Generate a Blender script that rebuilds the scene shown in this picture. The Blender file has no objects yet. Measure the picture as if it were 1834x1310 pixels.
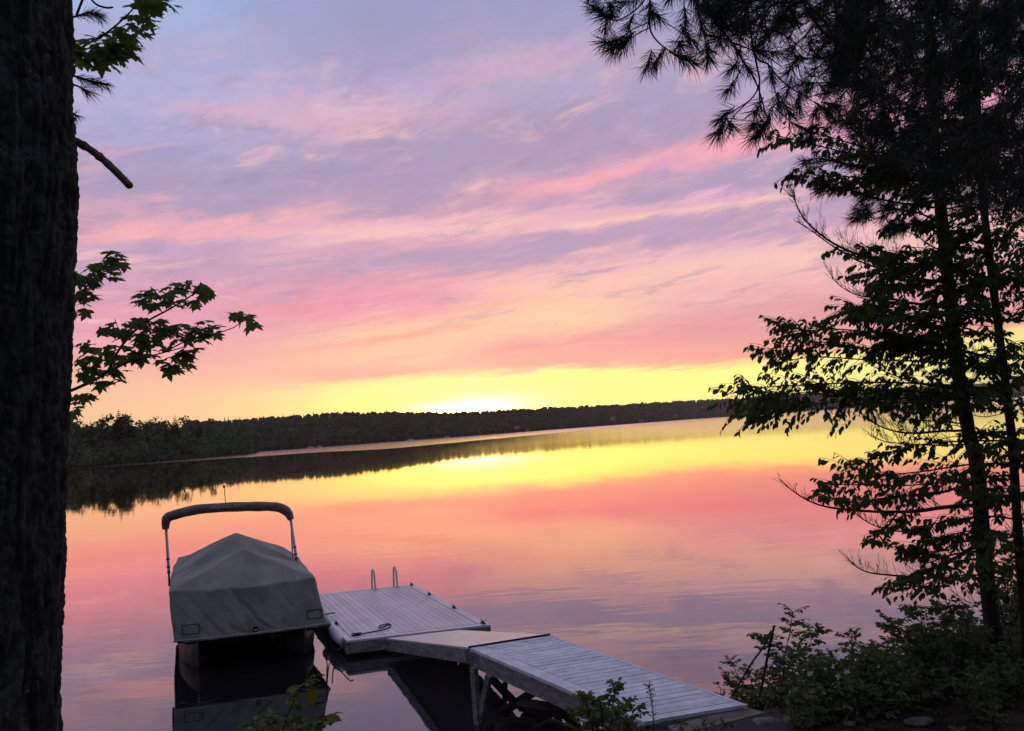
import bpy, bmesh, math, random
import numpy as np
from mathutils import Vector, Matrix, noise as mnoise

R = math.radians
rng = np.random.default_rng(11)
random.seed(11)
SC = bpy.context.scene
COL = SC.collection

# ------------------------------------------------------------------ camera
F, CX, CY = 1400.0, 917.0, 655.0          # focal length and centre in photograph pixels
EYE = 3.4                                 # metres above the lake
PITCH = math.atan(115.0 / F)
ROLL = math.atan(0.068)
camd = bpy.data.cameras.new('camera')
cam = bpy.data.objects.new('camera', camd)
COL.objects.link(cam)
camd.sensor_width = 36.0
camd.lens = 36.0 * F / 1834.0
camd.clip_start = 0.05
camd.clip_end = 20000.0
RM = Matrix.Rotation(math.pi / 2 + PITCH, 3, 'X') @ Matrix.Rotation(-ROLL, 3, 'Z')
cam.matrix_world = Matrix.Translation((0, 0, EYE)) @ RM.to_4x4()
SC.camera = cam


def ray(px, py):
    return RM @ Vector(((px - CX) / F, -(py - CY) / F, -1.0))


def at(px, py, D):
    d = ray(px, py)
    return Vector((d.x / d.y * D, D, EYE + d.z / d.y * D))


def on_z(px, py, z):
    d = ray(px, py)
    t = (z - EYE) / d.z
    return Vector((d.x * t, d.y * t, z))


def azel(px, py):
    d = ray(px, py).normalized()
    return math.degrees(math.atan2(d.x, d.y)), math.degrees(math.asin(d.z))


def lin(c):
    return tuple(((v / 255.0) / 12.92) if v / 255.0 <= 0.04045 else (((v / 255.0) + 0.055) / 1.055) ** 2.4 for v in c)


# ------------------------------------------------------------------ sky, sun, exposure
SC.view_settings.view_transform = 'Standard'
SC.view_settings.look = 'None'
SC.view_settings.exposure = 0.0
SC.view_settings.gamma = 1.0
SC.view_settings.use_curve_mapping = False
SUN_AZ, SUN_EL = azel(858, 728)

world = bpy.data.worlds.new('World')
SC.world = world
world.use_nodes = True
wt = world.node_tree
wt.nodes.clear()


class G:
    """tiny expression builder for shader nodes"""
    def __init__(self, tree):
        self.t = tree

    def node(self, typ, **kw):
        n = self.t.nodes.new(typ)
        for k, v in kw.items():
            setattr(n, k, v)
        return n

    def put(self, sock, v):
        if hasattr(v, 'is_output'):
            self.t.links.new(v, sock)
        else:
            sock.default_value = v

    def m(self, op, a, b=0.0, c=0.0, clamp=False):
        n = self.node('ShaderNodeMath', operation=op, use_clamp=clamp)
        for s, v in zip(n.inputs, (a, b, c)):
            self.put(s, v)
        return n.outputs[0]

    def add(self, a, b): return self.m('ADD', a, b)
    def mul(self, a, b): return self.m('MULTIPLY', a, b)
    def sub(self, a, b): return self.m('SUBTRACT', a, b)

    def step(self, x, lo, hi, smooth=True):
        n = self.node('ShaderNodeMapRange', interpolation_type='SMOOTHSTEP' if smooth else 'LINEAR')
        self.put(n.inputs['Value'], x)
        self.put(n.inputs['From Min'], lo)
        self.put(n.inputs['From Max'], hi)
        return n.outputs[0]

    def vec(self, x, y, z=0.0):
        n = self.node('ShaderNodeCombineXYZ')
        for s, v in zip(n.inputs, (x, y, z)):
            self.put(s, v)
        return n.outputs[0]

    def noise(self, v, scale=1.0, detail=5.0, rough=0.5, dist=0.0):
        n = self.node('ShaderNodeTexNoise')
        if v is not None:
            self.put(n.inputs['Vector'], v)
        n.inputs['Scale'].default_value = scale
        n.inputs['Detail'].default_value = detail
        n.inputs['Roughness'].default_value = rough
        n.inputs['Distortion'].default_value = dist
        return n.outputs[0]

    def ramp(self, fac, stops, interp='LINEAR'):
        n = self.node('ShaderNodeValToRGB')
        cr = n.color_ramp
        cr.interpolation = interp
        while len(cr.elements) > 1:
            cr.elements.remove(cr.elements[-1])
        stops = sorted(stops, key=lambda s: s[0])
        cr.elements[0].position = stops[0][0]
        cr.elements[0].color = (*stops[0][1], 1)
        for p, c in stops[1:]:
            e = cr.elements.new(p)
            e.color = (*c, 1)
        self.put(n.inputs[0], fac)
        return n.outputs[0]

    def mix(self, f, a, b, mode='MIX'):
        n = self.node('ShaderNodeMix', data_type='RGBA', blend_type=mode)
        self.put(n.inputs[0], f)
        for s, v in ((n.inputs[6], a), (n.inputs[7], b)):
            self.put(s, v if hasattr(v, 'is_output') else (*v, 1))
        return n.outputs[2]


g = G(wt)
tc = g.node('ShaderNodeTexCoord')
sep = g.node('ShaderNodeSeparateXYZ')
wt.links.new(tc.outputs['Generated'], sep.inputs[0])
DEG = 180 / math.pi
az = g.mul(g.m('ARCTAN2', sep.outputs[0], sep.outputs[1]), DEG)
el = g.mul(g.m('ARCSINE', g.m('MINIMUM', g.m('MAXIMUM', sep.outputs[2], -0.999), 0.999)), DEG)
elp = g.m('MAXIMUM', el, 0.0)
# cloud streaks: noise stretched along the horizon, rising gently to the right
ev = g.sub(elp, g.mul(az, 0.055))
lg = g.mul(g.m('LOGARITHM', g.add(elp, 6.0), math.e), 12.0)      # bands crowd together towards the horizon
lt = g.sub(lg, g.mul(az, 0.075))
w1 = g.sub(g.noise(g.vec(g.mul(az, 0.030), g.mul(lt, 0.26), 3.1), 1.0, 4.0, 0.5), 0.5)
w2 = g.sub(g.noise(g.vec(g.mul(az, 0.10), g.mul(lt, 0.95), 7.7), 1.0, 6.0, 0.60, 0.5), 0.5)
w3 = g.sub(g.noise(g.vec(g.mul(az, 0.55), g.mul(lt, 2.8), 1.3), 1.0, 7.0, 0.66, 0.4), 0.5)
amp = g.add(g.mul(elp, 0.052), 0.25)
warp = g.mul(g.add(g.add(g.mul(w1, 3.2), g.mul(w2, 3.4)), g.mul(w3, 2.2)), amp)
E = g.mul(g.add(elp, warp), 1 / 45.0)
TAB = {
    300: [(745, (252, 200, 140)), (690, (252, 192, 146)), (640, (249, 170, 150)), (600, (241, 158, 162)), (545, (228, 152, 178)),
          (500, (216, 153, 184)), (460, (200, 152, 186)), (432, (188, 152, 192)), (412, (236, 160, 176)), (385, (236, 165, 182)),
          (362, (176, 152, 190)), (300, (170, 150, 190)), (250, (172, 160, 204)), (200, (180, 166, 210)), (150, (174, 166, 212)),
          (100, (170, 162, 205)), (50, (168, 168, 212)), (0, (162, 172, 218)), (-80, (150, 165, 215))],
    700: [(740, (255, 236, 110)), (700, (255, 240, 140)), (684, (255, 225, 138)), (668, (247, 178, 150)), (655, (247, 175, 152)),
          (640, (253, 195, 150)), (600, (254, 200, 148)), (572, (249, 168, 150)), (540, (240, 148, 160)), (500, (224, 148, 174)),
          (470, (204, 148, 182)), (452, (224, 158, 182)), (424, (250, 188, 178)), (402, (240, 170, 178)), (372, (198, 148, 180)),
          (330, (174, 146, 182)), (270, (172, 150, 185)), (240, (174, 150, 188)), (214, (212, 164, 188)), (190, (216, 168, 194)),
          (150, (182, 160, 202)), (100, (166, 150, 193)), (40, (157, 147, 189)), (-40, (150, 150, 202))],
    1000: [(718, (255, 252, 130)), (690, (255, 246, 126)), (668, (254, 228, 130)), (658, (240, 158, 150)), (632, (238, 158, 156)),
           (612, (247, 180, 150)), (570, (254, 205, 150)), (530, (254, 194, 152)), (490, (249, 184, 166)), (462, (214, 158, 180)),
           (440, (188, 149, 186)), (416, (236, 170, 182)), (392, (244, 178, 178)), (360, (204, 153, 182)), (322, (222, 154, 178)),
           (290, (188, 149, 182)), (240, (168, 144, 178)), (200, (168, 144, 180)), (150, (178, 158, 196)), (112, (200, 164, 194)),
           (60, (172, 152, 193)), (0, (156, 148, 193))],
    1300: [(700, (255, 250, 134)), (664, (255, 247, 126)), (649, (254, 226, 130)), (640, (236, 150, 150)), (600, (226, 150, 162)),
           (560, (228, 156, 168)), (530, (242, 172, 162)), (480, (254, 194, 166)), (446, (249, 186, 176)), (422, (220, 158, 182)),
           (402, (180, 149, 186)), (384, (198, 150, 182)), (366, (246, 178, 184)), (345, (178, 149, 186)), (312, (178, 148, 184)),
           (284, (240, 160, 178)), (262, (247, 166, 178)), (230, (212, 154, 182)), (200, (180, 154, 192)), (150, (170, 154, 196)),
           (100, (180, 152, 188)), (20, (156, 148, 191))],
}


def paler(c):
    r, g_, b = c
    if g_ > 222:
        return (r, g_, min(255, b + 26))
    if r >= 240:
        return (r, min(255, g_ + 7), min(255, b + 25))
    return (min(255, r + 4), g_ + 12, b + 9)


cols = []
for px, rows in TAB.items():
    st = []
    for py, c in rows:
        a_, e_ = azel(px, py)
        st.append((min(0.99, e_ / 45.0), lin(paler(c))))
    st.append((1.0, lin((170, 174, 214))))
    cols.append((azel(px, 500)[0], g.ramp(E, st)))
skycol = cols[0][1]
azw = g.add(az, g.mul(w1, 10.0))
for i in range(1, len(cols)):
    skycol = g.mix(g.step(azw, cols[i - 1][0], cols[i][0]), skycol, cols[i][1])
# thin pink wisps lit from below
wm = g.mul(g.step(g.noise(g.vec(g.mul(az, 0.17), g.mul(lt, 1.35), 9.0), 1.0, 8.0, 0.66, 0.5), 0.50, 0.70),
           g.mul(g.step(elp, 4.0, 9.0), g.step(elp, 30.0, 20.0)))
skycol = g.mix(g.mul(wm, 0.70), skycol, lin((253, 196, 194)))
dm = g.mul(g.step(g.noise(g.vec(g.mul(az, 0.15), g.mul(lt, 1.1), 21.0), 1.0, 8.0, 0.66, 0.4), 0.51, 0.68),
           g.mul(g.step(elp, 5.0, 11.0), g.step(elp, 34.0, 22.0)))
skycol = g.mix(g.mul(dm, 0.68), skycol, lin((174, 153, 186)))
def streak(col, pa, pb, half, c, k, fade=4.0, wob=1.0):
    """a soft bank of cloud along a line in the sky, edges torn by the cloud noise"""
    (a0, e0), (a1, e1) = sorted((azel(*pa), azel(*pb)))
    sl = (e1 - e0) / (a1 - a0)
    d = g.sub(g.add(elp, g.mul(warp, 0.42 * wob)), g.add(e0 - sl * a0, g.mul(az, sl)))
    d = g.mul(d, 1.0 / half)
    f = g.m('EXPONENT', g.mul(g.mul(d, d), -1.0))
    f = g.mul(f, g.mul(g.step(az, a0 - fade, a0 + fade), g.step(az, a1 + fade, a1 - fade)))
    f = g.mul(f, g.step(g.noise(g.vec(g.mul(az, 0.16), g.mul(lt, 1.1), e0), 1.0, 5.0, 0.6, 0.6), 0.30, 0.58))
    return g.mix(g.mul(f, k), col, lin((c[0], c[1] + 8, c[2] + 8)))


for args in (((60, 350), (1500, 140), 1.9, (174, 148, 184), .9, 8.0), ((100, 330), (700, 285), .6, (170, 146, 184), .6, 5.0), ((150, 425), (560, 380), .62, (251, 172, 180), .95, 5.0, .8), ((520, 425), (930, 392), .62, (254, 194, 186), .95, 4.0, .8),
             ((940, 345), (1420, 235), .95, (250, 166, 178), .95, 4.0, 1.2), ((300, 480), (900, 445), .6, (196, 152, 182), .6, 5.0, .8), ((600, 472), (1480, 395), .9, (180, 148, 186), .8, 6.0), ((1000, 410), (1440, 344), .26, (254, 198, 188), 1.0, 2.0, .5),
             ((950, 374), (1500, 318), .65, (178, 148, 184), .85, 4.0), ((700, 530), (300, 575), .8, (238, 148, 164), .7, 6.0), ((860, 632), (1500, 556), .95, (236, 150, 158), .95, 4.0, .8), ((900, 654), (1400, 632), .30, (240, 150, 150), .9, 3.0, .35), ((560, 676), (800, 655), .36, (243, 162, 152), 1.0, 2.0, .5),
             ((560, 625), (900, 575), .30, (245, 158, 150), .75, 4.0, .6), ((980, 528), (800, 560), .22, (250, 180, 150), .7, 2.0, .4), ((330, 195), (560, 205), .45, (224, 168, 188), .8, 4.0), ((800, 140), (1050, 95), .7, (214, 162, 188), .6, 4.0)):
    skycol = streak(skycol, *args)
# light of the sun just behind the ridge
mot = g.noise(g.vec(g.mul(az, 0.32), g.mul(lt, 1.9), 40.0), 1.0, 8.0, 0.62, 0.3)
skycol = g.mix(g.mul(g.mul(g.step(elp, 2.5, 8.0), g.step(elp, 34.0, 16.0)), g.step(w1, -0.14, 0.12)), skycol, g.mix(1.0, skycol, g.ramp(mot, [(.30, (.88, .87, .91)), (.5, (1, 1, 1)), (.70, (1.09, 1.08, 1.06))]), 'MULTIPLY'))
dx = g.mul(g.sub(az, SUN_AZ - 1.2), 1 / 3.4)
dy = g.mul(g.sub(g.sub(el, g.mul(g.sub(az, SUN_AZ), 0.055)), SUN_EL - 0.35), 1 / 0.72)
core = g.m('EXPONENT', g.mul(g.add(g.mul(dx, dx), g.mul(dy, dy)), -1.0))
skycol = g.mix(1.0, skycol, g.mix(core, (0, 0, 0), (3.0, 2.6, 2.0)), 'ADD')
skycol = g.mix(1.0, skycol, g.mix(g.m('EXPONENT', g.mul(g.add(g.mul(g.mul(dx, dx), 0.30), g.mul(g.mul(dy, dy), 0.22)), -1.0)), (0, 0, 0), (2.2, 1.55, 0.28)), 'ADD')
hx, hy = g.mul(g.sub(az, SUN_AZ + 4.0), 1 / 22.0), g.mul(g.sub(el, SUN_EL), 1 / 2.7)
halo = g.m('EXPONENT', g.mul(g.add(g.mul(hx, hx), g.mul(hy, hy)), -1.0))
skycol = g.mix(g.mul(halo, 0.9), skycol, g.mix(1.0, skycol, (1.75, 1.62, 1.08), 'MULTIPLY'))
# the eastern half of the sky is already dusk, the zenith a dim lavender
azm = g.m('ABSOLUTE', az)
east = g.mul(g.step(azm, 45.0, 120.0), g.step(elp, 88.0, 55.0))
skycol = g.mix(east, skycol, g.ramp(g.mul(elp, 1 / 90.0), [(0, lin((40, 44, 58))), (0.25, lin((84, 90, 118))), (1, lin((186, 184, 214)))]))
skycol = g.mix(g.step(el, 0.0, -2.0), skycol, lin((40, 36, 40)))
nish = g.node('ShaderNodeTexSky', sky_type='NISHITA', sun_disc=False)
nish.sun_elevation = R(max(0.6, SUN_EL))
nish.sun_rotation = R(SUN_AZ)
nb = g.node('ShaderNodeBackground')
wt.links.new(nish.outputs[0], nb.inputs[0])
nb.inputs[1].default_value = 0.008
cb = g.node('ShaderNodeBackground')
wt.links.new(skycol, cb.inputs[0])
cb.inputs[1].default_value = 0.96
ad = g.node('ShaderNodeAddShader')
wt.links.new(nb.outputs[0], ad.inputs[0])
wt.links.new(cb.outputs[0], ad.inputs[1])
wo = g.node('ShaderNodeOutputWorld')
wt.links.new(ad.outputs[0], wo.inputs[0])
world.cycles.sampling_method = 'MANUAL'
world.cycles.sample_map_resolution = 1024

sund = bpy.data.lights.new('sun', 'SUN')
sund.energy = 0.6                       # setting: nearly all of it is stopped by the ridge
sund.angle = R(0.5)
sund.color = (1.0, 0.62, 0.32)
sun = bpy.data.objects.new('sun', sund)
COL.objects.link(sun)
se = R(1.0)
sa = R(SUN_AZ)
sdir = Vector((math.sin(sa) * math.cos(se), math.cos(sa) * math.cos(se), math.sin(se)))
sun.rotation_euler = sdir.to_track_quat('Z', 'Y').to_euler()
sun.location = (0, 0, 30)
SC.cycles.max_bounces = 6
SC.cycles.transparent_max_bounces = 8


# ------------------------------------------------------------------ helpers
class MB:
    def __init__(self):
        self.v, self.f, self.n = [], [], 0

    def addm(self, verts, faces):
        verts = np.asarray(verts, dtype=np.float32).reshape(-1, 3)
        o = self.n
        self.v.append(verts)
        self.n += len(verts)
        self.f.extend([tuple(i + o for i in f) for f in faces])

    def addgrid(self, verts, faces):
        """faces as an int array (m,k)"""
        verts = np.asarray(verts, dtype=np.float32).reshape(-1, 3)
        fa = (np.asarray(faces) + self.n).tolist()
        self.v.append(verts)
        self.n += len(verts)
        self.f.extend(fa)

    def box(self, c, ax, ay, az_, bevel=0.0):
        """ax, ay, az_ are half-extent vectors"""
        c, ax, ay, az_ = map(Vector, (c, ax, ay, az_))
        if bevel > 0:
            bm = bmesh.new()
            bmesh.ops.create_cube(bm, size=2.0)
            M = Matrix((ax, ay, az_)).transposed()
            for v in bm.verts:
                v.co = M @ v.co
            bmesh.ops.bevel(bm, geom=list(bm.edges), offset=bevel, segments=1, affect='EDGES', clamp_overlap=True)
            bm.verts.index_update()
            self.addm([tuple(v.co + c) for v in bm.verts], [tuple(v.index for v in f.verts) for f in bm.faces])
            bm.free()
            return
        vs = [c + sx * ax + sy * ay + sz * az_ for sx in (-1, 1) for sy in (-1, 1) for sz in (-1, 1)]
        self.addm([tuple(v) for v in vs], [(0, 1, 3, 2), (4, 6, 7, 5), (0, 4, 5, 1), (2, 3, 7, 6), (0, 2, 6, 4), (1, 5, 7, 3)])

    def tube(self, pts, rad, n=6, cap=True, rough=0.0):
        pts = [Vector(p) for p in pts]
        if not hasattr(rad, '__len__'):
            rad = [rad] * len(pts)
        k = len(pts)
        t0 = (pts[1] - pts[0]).normalized()
        u = t0.orthogonal().normalized()
        rings = []
        for i in range(k):
            t = (pts[min(i + 1, k - 1)] - pts[max(i - 1, 0)])
            if t.length < 1e-9:
                t = t0.copy()
            t.normalize()
            u = (u - t * u.dot(t))
            if u.length < 1e-6:
                u = t.orthogonal()
            u.normalize()
            w = t.cross(u)
            for j in range(n):
                a = 2 * math.pi * j / n
                r = rad[i] * (1 + (random.uniform(-rough, rough) if rough else 0))
                rings.append(tuple(pts[i] + (u * math.cos(a) + w * math.sin(a)) * r))
        fs = []
        for i in range(k - 1):
            for j in range(n):
                fs.append((i * n + j, i * n + (j + 1) % n, (i + 1) * n + (j + 1) % n, (i + 1) * n + j))
        if cap:
            fs.append(tuple(range(n - 1, -1, -1)))
            fs.append(tuple((k - 1) * n + j for j in range(n)))
        self.addm(rings, fs)

    def build(self, name, m, parent=None, smooth=False):
        me = bpy.data.meshes.new(name)
        V = np.concatenate(self.v) if self.v else np.zeros((0, 3), np.float32)
        q = parent
        while q is not None:                       # things are only ever moved, so offsets add up
            V = V - np.array(q.location, dtype=np.float32)
            q = q.parent
        me.vertices.add(len(V))
        me.vertices.foreach_set('co', V.astype(np.float32).ravel())
        tot = np.array([len(f) for f in self.f], dtype=np.int32)
        idx = np.fromiter((i for f in self.f for i in f), dtype=np.int32)
        me.loops.add(len(idx))
        me.loops.foreach_set('vertex_index', idx)
        me.polygons.add(len(tot))
        st = np.zeros(len(tot), np.int32)
        st[1:] = np.cumsum(tot)[:-1]
        me.polygons.foreach_set('loop_start', st)
        me.polygons.foreach_set('loop_total', tot)
        me.polygons.foreach_set('use_smooth', np.full(len(tot), bool(smooth)))
        me.update(calc_edges=True)
        me.validate()
        me.materials.append(m)
        o = bpy.data.objects.new(name, me)
        COL.objects.link(o)
        if parent is not None:
            o.parent = parent
        return o


def tag(o, label=None, cat=None, group=None, kind=None):
    if label:
        o['label'] = label
    if cat:
        o['category'] = cat
    if group:
        o['group'] = group
    if kind:
        o['kind'] = kind
    return o


def empty(name, loc, label, cat, group=None):
    o = bpy.data.objects.new(name, None)
    o.location = loc
    o.matrix_world = Matrix.Translation(Vector(loc))
    o.empty_display_size = 0.1
    COL.objects.link(o)
    return tag(o, label, cat, group)


def copy_tree(o, parent=None):
    c = o.copy()
    COL.objects.link(c)
    c.parent = parent
    for ch in list(o.children):
        copy_tree(ch, c)
    return c


def mat(name, base, rough=0.8, spec=0.3, metal=0.0, vary=0.0, vscale=8.0, base2=None, bump=0.0, bscale=40.0, stretch=(1, 1, 1), transl=0.0, detail=5.0):
    m = bpy.data.materials.new(name)
    m.use_nodes = True
    t = m.node_tree
    t.nodes.clear()
    q = G(t)
    p = q.node('ShaderNodeBsdfPrincipled')
    p.inputs['Roughness'].default_value = rough
    p.inputs['Specular IOR Level'].default_value = spec
    p.inputs['Metallic'].default_value = metal
    tcn = q.node('ShaderNodeTexCoord')
    mp = q.node('ShaderNodeMapping')
    mp.inputs['Scale'].default_value = stretch
    t.links.new(tcn.outputs['Object'], mp.inputs['Vector'])
    if base2 is not None or vary:
        b2 = base2 if base2 is not None else tuple(min(1, c * (1 + vary)) for c in base)
        b1 = base if base2 is not None else tuple(c * (1 - vary) for c in base)
        nz = q.noise(mp.outputs[0], vscale, detail, 0.6)
        c = q.mix(q.step(nz, 0.35, 0.65), b1, b2)
        t.links.new(c, p.inputs['Base Color'])
    else:
        p.inputs['Base Color'].default_value = (*base, 1)
    if bump:
        bn = q.node('ShaderNodeBump')
        bn.inputs['Strength'].default_value = bump
        bn.inputs['Distance'].default_value = 0.02
        t.links.new(q.noise(mp.outputs[0], bscale, 6, 0.6), bn.inputs['Height'])
        t.links.new(bn.outputs[0], p.inputs['Normal'])
    o = q.node('ShaderNodeOutputMaterial')
    if transl:
        tr = q.node('ShaderNodeBsdfTranslucent')
        tr.inputs[0].default_value = (base[0] * 1.6, base[1] * 1.7, base[2] * 0.8, 1)
        mx = q.node('ShaderNodeMixShader')
        mx.inputs[0].default_value = transl
        t.links.new(p.outputs[0], mx.inputs[1])
        t.links.new(tr.outputs[0], mx.inputs[2])
        t.links.new(mx.outputs[0], o.inputs[0])
    else:
        t.links.new(p.outputs[0], o.inputs[0])
    return m


M = {
    'bark': mat('bark', (0.020, 0.019, 0.018), 0.95, 0.1, base2=(0.062, 0.060, 0.055), vscale=9, bump=0.9, bscale=22, stretch=(3, 3, 0.6)),
    'limb': mat('limb_bark', (0.03, 0.024, 0.02), 0.95, 0.1, base2=(0.06, 0.05, 0.042), vscale=20, bump=0.6, bscale=50),
    'deadwood': mat('dead_wood', (0.04, 0.032, 0.03), 0.95, 0.1, base2=(0.10, 0.085, 0.08), vscale=25),
    'needle': mat('pine_needles', (0.035, 0.050, 0.034), 0.7, 0.2, base2=(0.055, 0.07, 0.042), vscale=6),
    'leaf': mat('broad_leaves', (0.055, 0.085, 0.030), 0.75, 0.15, base2=(0.095, 0.125, 0.042), vscale=5, transl=0.35),
    'maple': mat('maple_leaves', (0.075, 0.120, 0.042), 0.7, 0.2, base2=(0.11, 0.155, 0.055), vscale=7, transl=0.42),
    'bush': mat('shrub_leaves', (0.080, 0.120, 0.042), 0.8, 0.15, base2=(0.14, 0.185, 0.065), vscale=4, transl=0.3),
    'bush_light': mat('young_leaves', (0.07, 0.11, 0.03), 0.7, 0.25, base2=(0.13, 0.16, 0.04), vscale=8, transl=0.2),
    'yellow': mat('yellowing_leaves', (0.16, 0.12, 0.02), 0.7, 0.2, base2=(0.10, 0.11, 0.02), vscale=12, transl=0.2),
    'rust': mat('withered_leaves', (0.07, 0.035, 0.018), 0.85, 0.1, base2=(0.11, 0.06, 0.025), vscale=12),
    'far': mat('shore_foliage', (0.060, 0.110, 0.045), 0.95, 0.05, base2=(0.12, 0.185, 0.075), vscale=0.09, detail=8),
    'far2': mat('hill_foliage', (0.040, 0.048, 0.028), 0.95, 0.05, base2=(0.062, 0.070, 0.040), vscale=0.03, detail=8),
    'conifer': mat('conifer_foliage', (0.018, 0.030, 0.018), 0.95, 0.05, base2=(0.03, 0.045, 0.025), vscale=0.5),
    'hill': mat('hill_ground', (0.03, 0.035, 0.022), 1.0, 0.0, base2=(0.05, 0.05, 0.03), vscale=0.02),
    'ground': mat('forest_floor', (0.030, 0.024, 0.018), 1.0, 0.05, base2=(0.085, 0.066, 0.048), vscale=7, bump=1.0, bscale=35, detail=9),
    'stub': mat('weathered_branch', (0.10, 0.085, 0.08), 0.9, 0.15, base2=(0.20, 0.17, 0.16), vscale=18, bump=0.6, bscale=60),
    'litter': mat('leaf_litter', (0.06, 0.042, 0.025), 0.95, 0.05, base2=(0.14, 0.10, 0.06), vscale=20),
    'stone': mat('granite', (0.07, 0.07, 0.07), 0.9, 0.15, base2=(0.19, 0.185, 0.18), vscale=9, bump=0.6, bscale=30, detail=9),
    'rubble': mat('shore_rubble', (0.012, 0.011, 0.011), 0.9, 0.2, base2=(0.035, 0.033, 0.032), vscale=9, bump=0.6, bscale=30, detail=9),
    'ramp_paint': mat('weathered_grey_blue_boards', (0.58, 0.60, 0.64), 0.6, 0.3, base2=(0.76, 0.77, 0.79), vscale=3, bump=0.25, bscale=30, stretch=(2, 2, 2), detail=9),
    'deck': mat('weathered_deck_boards', (0.62, 0.57, 0.59), 0.45, 0.45, base2=(0.78, 0.72, 0.73), vscale=2.2, bump=0.2, bscale=30, detail=9),
    'ply': mat('smooth_grey_panel', (0.58, 0.54, 0.57), 0.42, 0.45, base2=(0.66, 0.62, 0.65), vscale=2.0),
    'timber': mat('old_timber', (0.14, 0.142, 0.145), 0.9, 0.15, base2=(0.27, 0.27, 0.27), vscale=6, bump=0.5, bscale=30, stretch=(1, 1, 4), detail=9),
    'darktimber': mat('dark_timber', (0.022, 0.021, 0.022), 0.9, 0.1, base2=(0.05, 0.048, 0.046), vscale=6),  # darker tone for the joists, posts and braces beneath the ramp
    'plank': mat('brown_sill_plank', (0.14, 0.11, 0.09), 0.9, 0.15, base2=(0.22, 0.18, 0.15), vscale=7, bump=0.3),
    'mat': mat('black_rubber', (0.03, 0.031, 0.036), 0.9, 0.1, base2=(0.05, 0.05, 0.056), vscale=40),
    'float': mat('black_float_plastic', (0.012, 0.012, 0.014), 0.6, 0.3),
    'canvas': mat('grey_canvas', (0.215, 0.218, 0.190), 0.9, 0.12, base2=(0.30, 0.302, 0.262), vscale=2.2, bump=0.25, bscale=9, detail=6),
    'dcanvas': mat('dark_brown_canvas', (0.15, 0.12, 0.112), 0.95, 0.08, base2=(0.21, 0.17, 0.16), vscale=9, bump=0.4, bscale=25),
    'seam': mat('black_binding', (0.008, 0.008, 0.009), 0.9, 0.1),
    'white': mat('pale_print', (0.55, 0.55, 0.55), 0.7, 0.2),
    'print': mat('faded_print', (0.48, 0.47, 0.47), 0.8, 0.2),
    'alu': mat('aluminium', (0.62, 0.63, 0.66), 0.35, 0.5, metal=0.85, vary=0.1, vscale=6),
    'pole': mat('white_pole', (0.72, 0.70, 0.74), 0.4, 0.4),
    'ponton': mat('dull_pontoon_metal', (0.03, 0.031, 0.034), 0.6, 0.25, metal=0.0, vary=0.15, vscale=4),
    'black': mat('black_fitting', (0.012, 0.012, 0.013), 0.7, 0.2),
    'rope': mat('rope', (0.30, 0.28, 0.24), 0.9, 0.1),
    'drope': mat('dark_rope', (0.05, 0.035, 0.03), 0.9, 0.1),
    'fender': mat('pale_blue_vinyl', (0.58, 0.68, 0.74), 0.5, 0.35, vary=0.06, vscale=8),
    'house': mat('pale_siding', (0.55, 0.54, 0.52), 0.8, 0.2),
    'roof': mat('dark_shingles', (0.06, 0.055, 0.055), 0.9, 0.1),
    'pane': mat('window_glass', (0.02, 0.025, 0.03), 0.1, 0.6),
    'hull': mat('white_hull', (0.7, 0.7, 0.7), 0.4, 0.4),
    'petal': mat('white_petals', (0.75, 0.74, 0.74), 0.7, 0.2),
}


# ---- vectorised leaf cards -------------------------------------------------
def _basis(d, nrm):
    d = d / np.maximum(1e-9, np.linalg.norm(d, axis=1, keepdims=True))
    s = np.cross(nrm, d)
    s /= np.maximum(1e-9, np.linalg.norm(s, axis=1, keepdims=True))
    n = np.cross(d, s)
    return d, s, n


OVATE = (np.array([(0, 0, 0), (.28, .27, .07), (.68, .23, .06), (1, 0, -.10), (.68, -.23, .06), (.28, -.27, .07), (.48, 0, 0)]),
         np.array([(0, 6, 2, 1), (6, 3, 3, 2), (0, 5, 4, 6), (6, 4, 3, 3)]))
NARROW = (np.array([(0, 0, 0), (.3, .14, .04), (.7, .11, .03), (1, 0, -.12), (.7, -.11, .03), (.3, -.14, .04), (.5, 0, 0)]), OVATE[1])
_mh = [(0.0, 0.0), (-.10, .20), (-.06, .38), (.06, .54), (.16, .40), (.24, .32), (.40, .46), (.62, .58), (.60, .38), (.56, .20), (.70, .20), (.82, .12), (1.05, 0.0)]
_mo = _mh + [(x, -y) for x, y in _mh[-2:0:-1]]
MAPLE = (np.array([(x, y, -0.10 * (abs(y) * 1.6) ** 1.6 - 0.10 * max(0, x - .5)) for x, y in _mo] + [(.3, 0, 0.02)]),
         np.array([(i, (i + 1) % len(_mo), len(_mo)) for i in range(len(_mo))]))


def leaves(mb, P, d, nrm, L, shape, wide=1.0):
    P, d, nrm = (np.asarray(a, dtype=float) for a in (P, d, nrm))
    if len(P) == 0:
        return
    d, s, n = _basis(d, nrm)
    L = np.asarray(L, dtype=float).reshape(-1, 1, 1)
    T, Fc = shape
    V = P[:, None, :] + L * (T[None, :, 0:1] * d[:, None, :] + wide * T[None, :, 1:2] * s[:, None, :] + T[None, :, 2:3] * n[:, None, :])
    k = len(T)
    Fa = (Fc[None] + (np.arange(len(P)) * k)[:, None, None]).reshape(-1, Fc.shape[1])
    o = mb.n
    mb.v.append(V.reshape(-1, 3).astype(np.float32))
    mb.n += len(P) * k
    Fa = Fa + o
    for f in Fa.tolist():
        if len(f) == 4 and f[2] == f[3]:
            mb.f.append(f[:3])
        elif len(f) == 4 and f[2] == f[1]:
            mb.f.append([f[0], f[1], f[3]])
        else:
            mb.f.append(f)


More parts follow.
